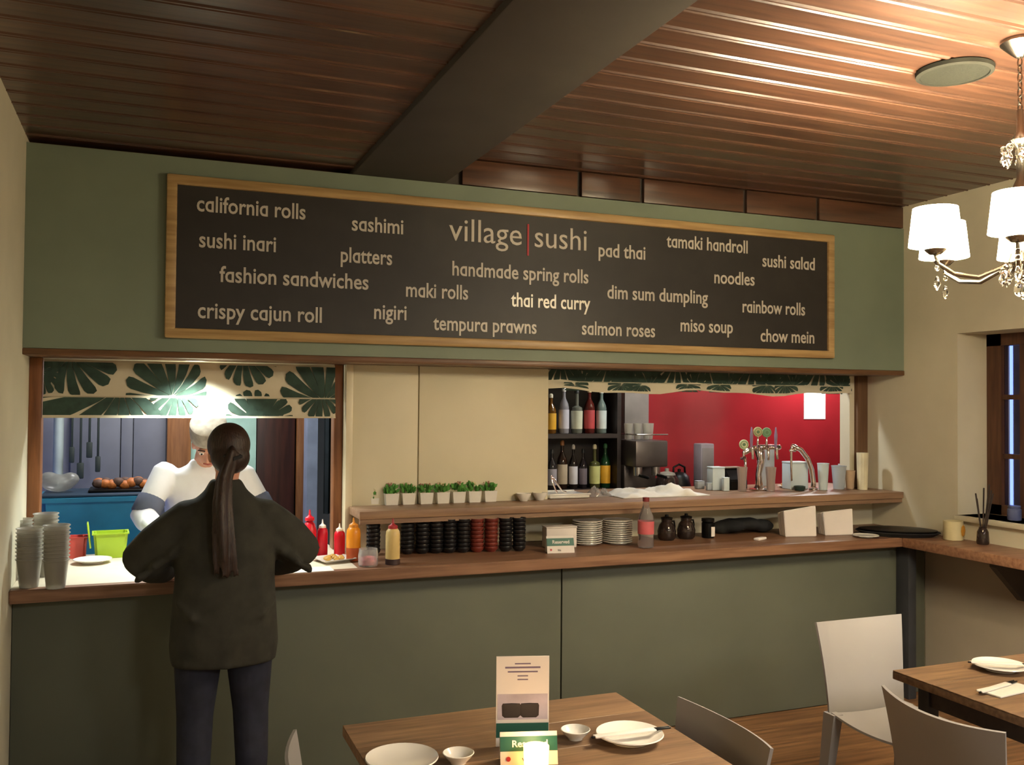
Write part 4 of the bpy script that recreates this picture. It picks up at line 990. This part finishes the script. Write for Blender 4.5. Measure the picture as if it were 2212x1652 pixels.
obj('glass_holder', lt([(0, 0), (.030, 0), (.032, .004), (.034, .066), (.031, .066), (.029, .008), (0, .007)], 28), mat('candle_glass', 'F2DDB0', .25, trans=.5, emit='FFC878', es=3.2), t)
obj('wax', lt([(0, .0075), (.0285, .008), (.0285, .026), (0, .026)], 20), mat('wax', 'FFF2D8', .5, emit='FFD890', es=8), t)
obj('flame', lt([(0, .0265), (.004, .03), (.006, .036), (.003, .046), (0, .054)], 12), mat('flame', 'FFE9B0', .5, emit='FFD070', es=40), t)
light('candle_flame', 'POINT', (p.x, p.y, p.z+.085), .55, (1, .62, .3), .012)
tag(obj('dinner_plate', plate_bm(.098, .02), PORC, loc=onz(868, 1652, ZTAB)), 'large white plate at the near left of the candle table', 'plate')
DB = lambda: lt([(0, .003), (.016, .003), (.016, 0), (.021, 0), (.022, .004), (.036, .018), (.043, .028), (.041, .029), (.033, .018), (.018, .007), (0, .006)], 28)
d0 = tag(obj('dipping_bowl', DB(), PORC, loc=onz(990, 1648, ZTAB)), 'small white dipping bowl between the near plate and the menu card', 'bowl', 'white dipping bowls on the candle table')
dup(d0, loc=onz(1243, 1596, ZTAB), label='small white dipping bowl between the menu card and the chopstick plate')
P1 = onz(1360, 1600, ZTAB)
tag(obj('side_dish', lt([(0, .003), (.05, .003), (.05, 0), (.056, 0), (.058, .005), (.088, .016), (.098, .022), (.096, .025), (.085, .02), (.055, .008), (0, .007)], 36), PORC, loc=P1), 'round white plate with chopsticks across it on the candle table', 'plate')
def chop(label, c, rz, L=.23):
    t = thing('chopsticks', label, 'chopsticks', c, rz)
    obj('paper_sleeve', bx(-L*.5, L*.32, -.012, .012, 0, .005, bev=.002), PAPER, t)
    for s in (-1, 1): obj('chopstick', tube(new(), [(L*.32, s*.004, .003), (L*.52, s*.005, .003)], [.0032, .0028], 8), BLACKM, t)
    for s in (-1,): obj('chopstick_end', tube(new(), [(-L*.5, s*.004, .003), (-L*.54, s*.004, .003)], [.0032, .003], 8), BLACKM, t)
    return t
chop('chopsticks in a white paper sleeve across the plate on the candle table', P1+Vector((0, -.012, .026)), math.radians(-2), .235)
P2 = onz(2160, 1447, ZTAB)
tag(obj('side_dish', plate_bm(.095, .02), PORC, loc=P2), 'white plate at the far side of the right table', 'plate')
chop('chopsticks in a paper sleeve resting on the far plate of the right table', P2+Vector((.0, -.01, .0235)), math.radians(-30), .22)
P3 = onz(2150, 1490, ZTAB)
nk = bx(-.10, .10, -.045, .045, 0, .006, bev=.002)
n_ = tag(obj('paper_napkin', nk, CLOTH, loc=P3+Vector((.03, -.02, 0))), 'folded white napkin on the right table nearer than the plate', 'napkin'); n_.rotation_euler = (0, 0, .12)
chop('chopsticks in a bright paper sleeve lying on the folded napkin on the right table', P3+Vector((.01, .0, .0075)), math.radians(12), .22)

# ================================================================== PEOPLE
def hand(bm, wr, d, up, side, curl=.5, s=1.0):
    """wr wrist, d direction of the fingers, up back-of-hand normal, side thumb side"""
    d = Vector(d).normalized(); up = Vector(up); up = (up-d*up.dot(d)).normalized(); sd = Vector(side); sd = (sd-d*sd.dot(d)-up*sd.dot(up)).normalized()
    wr = Vector(wr)
    tube(bm, [wr-d*.02, wr+d*.02*s, wr+d*.05*s, wr+d*.08*s], [.022*s, .026*s, .034*s, .032*s], 12, flat=.55) if abs(up.z) > .5 else tube(bm, [wr-d*.02, wr+d*.05*s, wr+d*.08*s], [.021*s, .028*s, .027*s], 12)
    for k, L in enumerate((.070, .078, .073, .058)):
        o = wr+d*.075*s+sd*((.026-.0175*k)*s); a = curl*.5; p = [o]; dd = d.copy()
        for j, f in enumerate((.45, .3, .25)):
            dd = (dd*math.cos(a)-up*math.sin(a)).normalized(); a = curl*.8; p.append(p[-1]+dd*(L*f*s))
        tube(bm, [o-d*.02]+p, [.0085*s, .009*s, .0085*s, .008*s, .007*s], 8)
    o = wr+d*.025*s+sd*.022*s
    tube(bm, [o, o+(sd*.8+d*.6-up*.2).normalized()*.035*s, o+(sd*.7+d*.9-up*.4).normalized()*.065*s], [.012*s, .0105*s, .008*s], 8)
def head(bm, c, R, s=1.0):
    """R: 4x4 rotation, face looks along local +Y"""
    def P(v): return Vector(c)+(R @ Vector(v))*s
    ell(bm, P((0, -.01, .03)), (.074*s, .093*s, .092*s), R, 20); ell(bm, P((0, .022, -.04)), (.056*s, .066*s, .062*s), R, 18)
    ell(bm, P((0, .05, -.085)), (.026*s, .024*s, .018*s), R, 12)
    tube(bm, [P((0, .078, .018)), P((0, .094, -.012)), P((0, .1, -.03))], [.009*s, .012*s, .015*s], 8)
    ell(bm, P((-.012, .09, -.03)), (.009*s, .01*s, .008*s), R, 8); ell(bm, P((.012, .09, -.03)), (.009*s, .01*s, .008*s), R, 8)
    ell(bm, P((0, .078, .03)), (.05*s, .018*s, .010*s), R, 12)
    for q in (-1, 1): ell(bm, P((q*.075, -.005, -.005)), (.011*s, .02*s, .031*s), R, 12)
def face_parts(parent, c, R, s=1.0):
    def P(v): return Vector(c)+(R @ Vector(v))*s
    for q in (-1, 1):
        e = ell(new(), P((q*.03, .079, .012)), (.013*s, .010*s, .010*s), R, 12); eo = obj('eye', e, mat('eye_white', 'E8E2DC', .2), parent)
        obj('iris', ell(new(), P((q*.03, .087, .012)), (.0055*s, .004*s, .0055*s), R, 10), BLACKM, eo)
        obj('eyebrow', tube(new(), [P((q*.014, .090, .034)), P((q*.03, .091, .039)), P((q*.046, .082, .034))], .0035*s, 6), HAIR, parent)
    obj('mouth', tube(new(), [P((-.022, .080, -.058)), P((0, .088, -.056)), P((.022, .080, -.058))], [.004*s, .006*s, .004*s], 8), mat('lips', 'A8584E', .5), parent)
def euler(x, y, z): return (Matrix.Rotation(z, 4, 'Z') @ Matrix.Rotation(y, 4, 'Y') @ Matrix.Rotation(x, 4, 'X'))
# ---- woman leaning on the counter, seen from behind (faces +Y)
wo = thing('person', 'person from behind with a long brown ponytail, dark jacket and jeans leaning on the counter', 'person', (.315, 3.93, 0), 0)
HR = euler(math.radians(-22), 0, math.radians(4)); HC = Vector((.012, .085, 1.49))
LS, RS = Vector((-.125, .03, 1.255)), Vector((.135, .03, 1.25))
LE, RE = Vector((-.305, .05, 1.085)), Vector((.30, .05, 1.095))
LW, RW = Vector((-.215, .29, .995)), Vector((.22, .29, .995))
b = new()
loft(b, [(0, .02, .80, .16, .10), (0, .0, .88, .165, .105), (0, 0, 1.0, .125, .09), (0, .01, 1.15, .14, .095), (0, .02, 1.24, .145, .085), (0, .03, 1.30, .10, .065), (0, .04, 1.35, .05, .045)])
tube(b, [(0, .04, 1.33), (.005, .055, 1.40), tuple(HC+Vector((0, -.03, -.03)))], [.05, .047, .05], 14)
head(b, HC, HR, .98)
for S, E, W_, sd in ((LS, LE, LW, 1), (RS, RE, RW, -1)):
    tube(b, [S, S.lerp(E, .5), E, E.lerp(W_, .4), W_], [.048, .042, .036, .035, .024], 12)
    hand(b, W_, (sd*.35, .9, -.12), (0, .1, 1), (sd, 0, 0), .35, .95)
for s in (-1, 1):
    tube(b, [(s*.08, .0, .86), (s*.095, .01, .68), (s*.10, .015, .46), (s*.105, -.01, .30), (s*.105, .0, .08)], [.085, .075, .052, .05, .036], 16)
    tube(b, [(s*.105, -.035, .045), (s*.105, .06, .035), (s*.108, .14, .03)], [.034, .034, .028], 12)
remesh('body', b, SKIN, .007, 3, wo)
face_parts(wo, HC, HR, .98)
b = new()
loft(b, [(0, .005, .665, .205, .135), (0, .0, .74, .213, .145), (0, .0, .86, .205, .145), (0, .0, 1.0, .195, .14), (0, .01, 1.12, .20, .135), (0, .02, 1.21, .195, .12), (0, .03, 1.27, .165, .10), (0, .035, 1.315, .125, .08), (0, .04, 1.35, .085, .065), (0, .05, 1.395, .060, .056)])
for S, E, W_ in ((LS, LE, LW), (RS, RE, RW)):
    tube(b, [S, S.lerp(E, .35), S.lerp(E, .7), E, E.lerp(W_, .35), E.lerp(W_, .8), W_+(W_-E).normalized()*-.01], [.078, .088, .094, .09, .084, .066, .048], 16)
random.seed(2)
for sx in (-1, 1):                                       # cloth folds at elbow and waist
    for k in range(4): tube(b, [(sx*(.13+.05*k), -.05, 1.20-.05*k), (sx*(.16+.055*k), -.055, 1.15-.04*k), (sx*(.20+.045*k), -.03, 1.10-.03*k)], [.012, .022, .012], 8)
    tube(b, [(sx*.06, -.128, .84), (sx*.13, -.125, .87), (sx*.19, -.07, .93)], [.01, .018, .01], 8)
tube(b, [(-.16, -.09, .685), (0, -.125, .675), (.16, -.09, .685)], .016, 8)
remesh('jacket', b, JACK, .009, 9, wo)
b = new()
loft(b, [(0, .01, .72, .16, .11), (0, .0, .80, .18, .122), (0, .0, .90, .165, .115), (0, .0, .97, .14, .1)])
for s in (-1, 1): tube(b, [(s*.085, .0, .84), (s*.10, .01, .68), (s*.108, .015, .46), (s*.112, -.008, .28), (s*.112, .0, .09)], [.100, .094, .072, .066, .056], 18)
remesh('jeans', b, JEANS, .009, 3, wo)
for s in (-1, 1):
    b = new(); tube(b, [(s*.108, -.05, .045), (s*.108, .05, .042), (s*.11, .15, .035)], [.043, .043, .034], 14)
    for v in b.verts: v.co.z = max(v.co.z, .001)
    obj('shoe', b, BLACKC, wo)
b = new(); 
def HP(v): return HC+(HR @ Vector(v))
ell(b, HP((0, -.022, .038)), (.087, .098, .094), HR, 24); ell(b, HP((0, -.045, -.02)), (.08, .065, .075), HR, 20)
remesh('hair', b, HAIR, .008, 3, wo)
b = new(); tb_ = HP((0, -.112, -.03))
pts = [HP((0, -.085, -.01)), tb_, Vector((-.016, -.065, 1.40)), Vector((-.024, -.105, 1.31)), Vector((-.022, -.142, 1.20)), Vector((-.016, -.155, 1.11)), Vector((-.008, -.158, 1.03))]
tube(b, pts, [.03, .036, .046, .048, .044, .032, .010], 14, flat=.5)
for k in range(7):
    o = Vector(((k-3)*.011, random.uniform(-.012, .0), 0)); tube(b, [p_+o*(i/6+.5) for i, p_ in enumerate(pts[1:])], [.011, .012, .013, .012, .009, .003], 6)
remesh('ponytail', b, HAIR, .006, 2, wo)
obj('hair_tie', tube(new(), [tb_+Vector((-.03, .006, -.012)), tb_+Vector((0, -.028, -.02)), tb_+Vector((.03, .006, -.012))], .010, 8), BLACKC, wo)
# ---- chef bending forward behind the counter (faces -Y, towards the woman)
ce = thing('person', 'person in a white chef jacket, pale cap and striped sleeves bending behind the counter', 'person', (.30, 5.34, 0), PI)
HR2 = euler(math.radians(-38), 0, math.radians(-6)); HC2 = Vector((-.015, .24, 1.485))      # local, mirrored by the PI turn
LS, RS = Vector((-.20, .10, 1.32)), Vector((.19, .10, 1.34))
LE, RE = Vector((-.32, .14, 1.10)), Vector((.30, .18, 1.11))
LW, RW = Vector((-.17, .34, 1.07)), Vector((.235, .36, 1.08))
b = new()
loft(b, [(0, -.05, .82, .16, .11), (0, -.05, .95, .15, .11), (0, -.01, 1.1, .16, .11), (0, .05, 1.25, .17, .10), (0, .10, 1.35, .12, .08), (0, .13, 1.39, .06, .05)])
tube(b, [(0, .11, 1.35), (-.003, .165, 1.41), tuple(HC2+Vector((0, -.04, -.02)))], [.058, .055, .056], 14)
head(b, HC2, HR2, 1.02)
for S, E, W_, sd in ((LS, LE, LW, 1), (RS, RE, RW, -1)):
    tube(b, [S, S.lerp(E, .5), E, E.lerp(W_, .4), W_], [.055, .048, .041, .039, .027], 12)
    hand(b, W_, (sd*.2, .9, -.45), (0, .3, .9), (sd, 0, 0), .6, 1.0)
for s in (-1, 1):
    tube(b, [(s*.085, -.05, .86), (s*.095, -.04, .5), (s*.10, -.05, .08)], [.09, .058, .04], 16)
    tube(b, [(s*.10, -.085, .045), (s*.10, .01, .035), (s*.10, .10, .03)], [.038, .038, .03], 12)
remesh('body', b, SKIN, .008, 3, ce)
face_parts(ce, HC2, HR2, 1.02)
CHW = mat('chef_white', 'E9E9EC', .8, var=.04, bump=.15)
b = new()
loft(b, [(0, -.05, .70, .20, .14), (0, -.05, .84, .195, .145), (0, -.05, .97, .185, .14), (0, -.01, 1.1, .19, .14), (0, .05, 1.24, .205, .125), (0, .10, 1.33, .17, .10), (0, .125, 1.375, .085, .07), (0, .14, 1.405, .066, .06)])
for S, E, W_ in ((LS, LE, LW), (RS, RE, RW)):
    tube(b, [S, S.lerp(E, .5), E, E.lerp(W_, .3), E.lerp(W_, .55)], [.068, .066, .066, .062, .056], 16)
remesh('chef_jacket', b, CHW, .01, 3, ce)
for S, E in ((LS, LE), (RS, RE)):
    obj('sleeve_stripe', tube(new(), [S.lerp(E, .62), S.lerp(E, .92)], [.0725, .0715], 20), mat('sleeve_stripe_grey', '5E6478', .8), ce)
for W_, E in ((LW, LE), (RW, RE)):
    obj('glove_cuff', tube(new(), [E.lerp(W_, .58), E.lerp(W_, .95)], [.050, .040], 18), CHW, ce)
b = new(); loft(b, [(0, -.045, .78, .165, .115), (0, -.05, .9, .17, .12)])
for s in (-1, 1): tube(b, [(s*.088, -.05, .86), (s*.098, -.04, .5), (s*.104, -.05, .10)], [.104, .078, .062], 16)
remesh('trousers', b, BLACKC, .01, 3, ce)
for s in (-1, 1):
    b = tube(new(), [(s*.10, -.09, .046), (s*.10, .01, .043), (s*.10, .11, .037)], [.045, .045, .036], 14)
    for v in b.verts: v.co.z = max(v.co.z, .001)
    obj('shoe', b, BLACKC, ce)
def HQ(v): return HC2+(HR2 @ Vector(v))
b = new(); ell(b, HQ((0, -.03, .0)), (.079, .08, .075), HR2, 18); remesh('hair', b, HAIR, .01, 2, ce)
b = lt([(.088, .0), (.092, .002), (.094, .045), (.092, .085), (.075, .10), (0, .105), ], 28); lathe(b, [(.086, .0), (.086, .05), (0, .06)], 28)
for v in b.verts: v.co.y *= 1.14
xf(b, Matrix.Translation(HQ((0, -.012, .05))) @ HR2); obj('chef_cap', b, mat('cap_cloth', '9A9084', .85, var=.35, scale=18), ce)
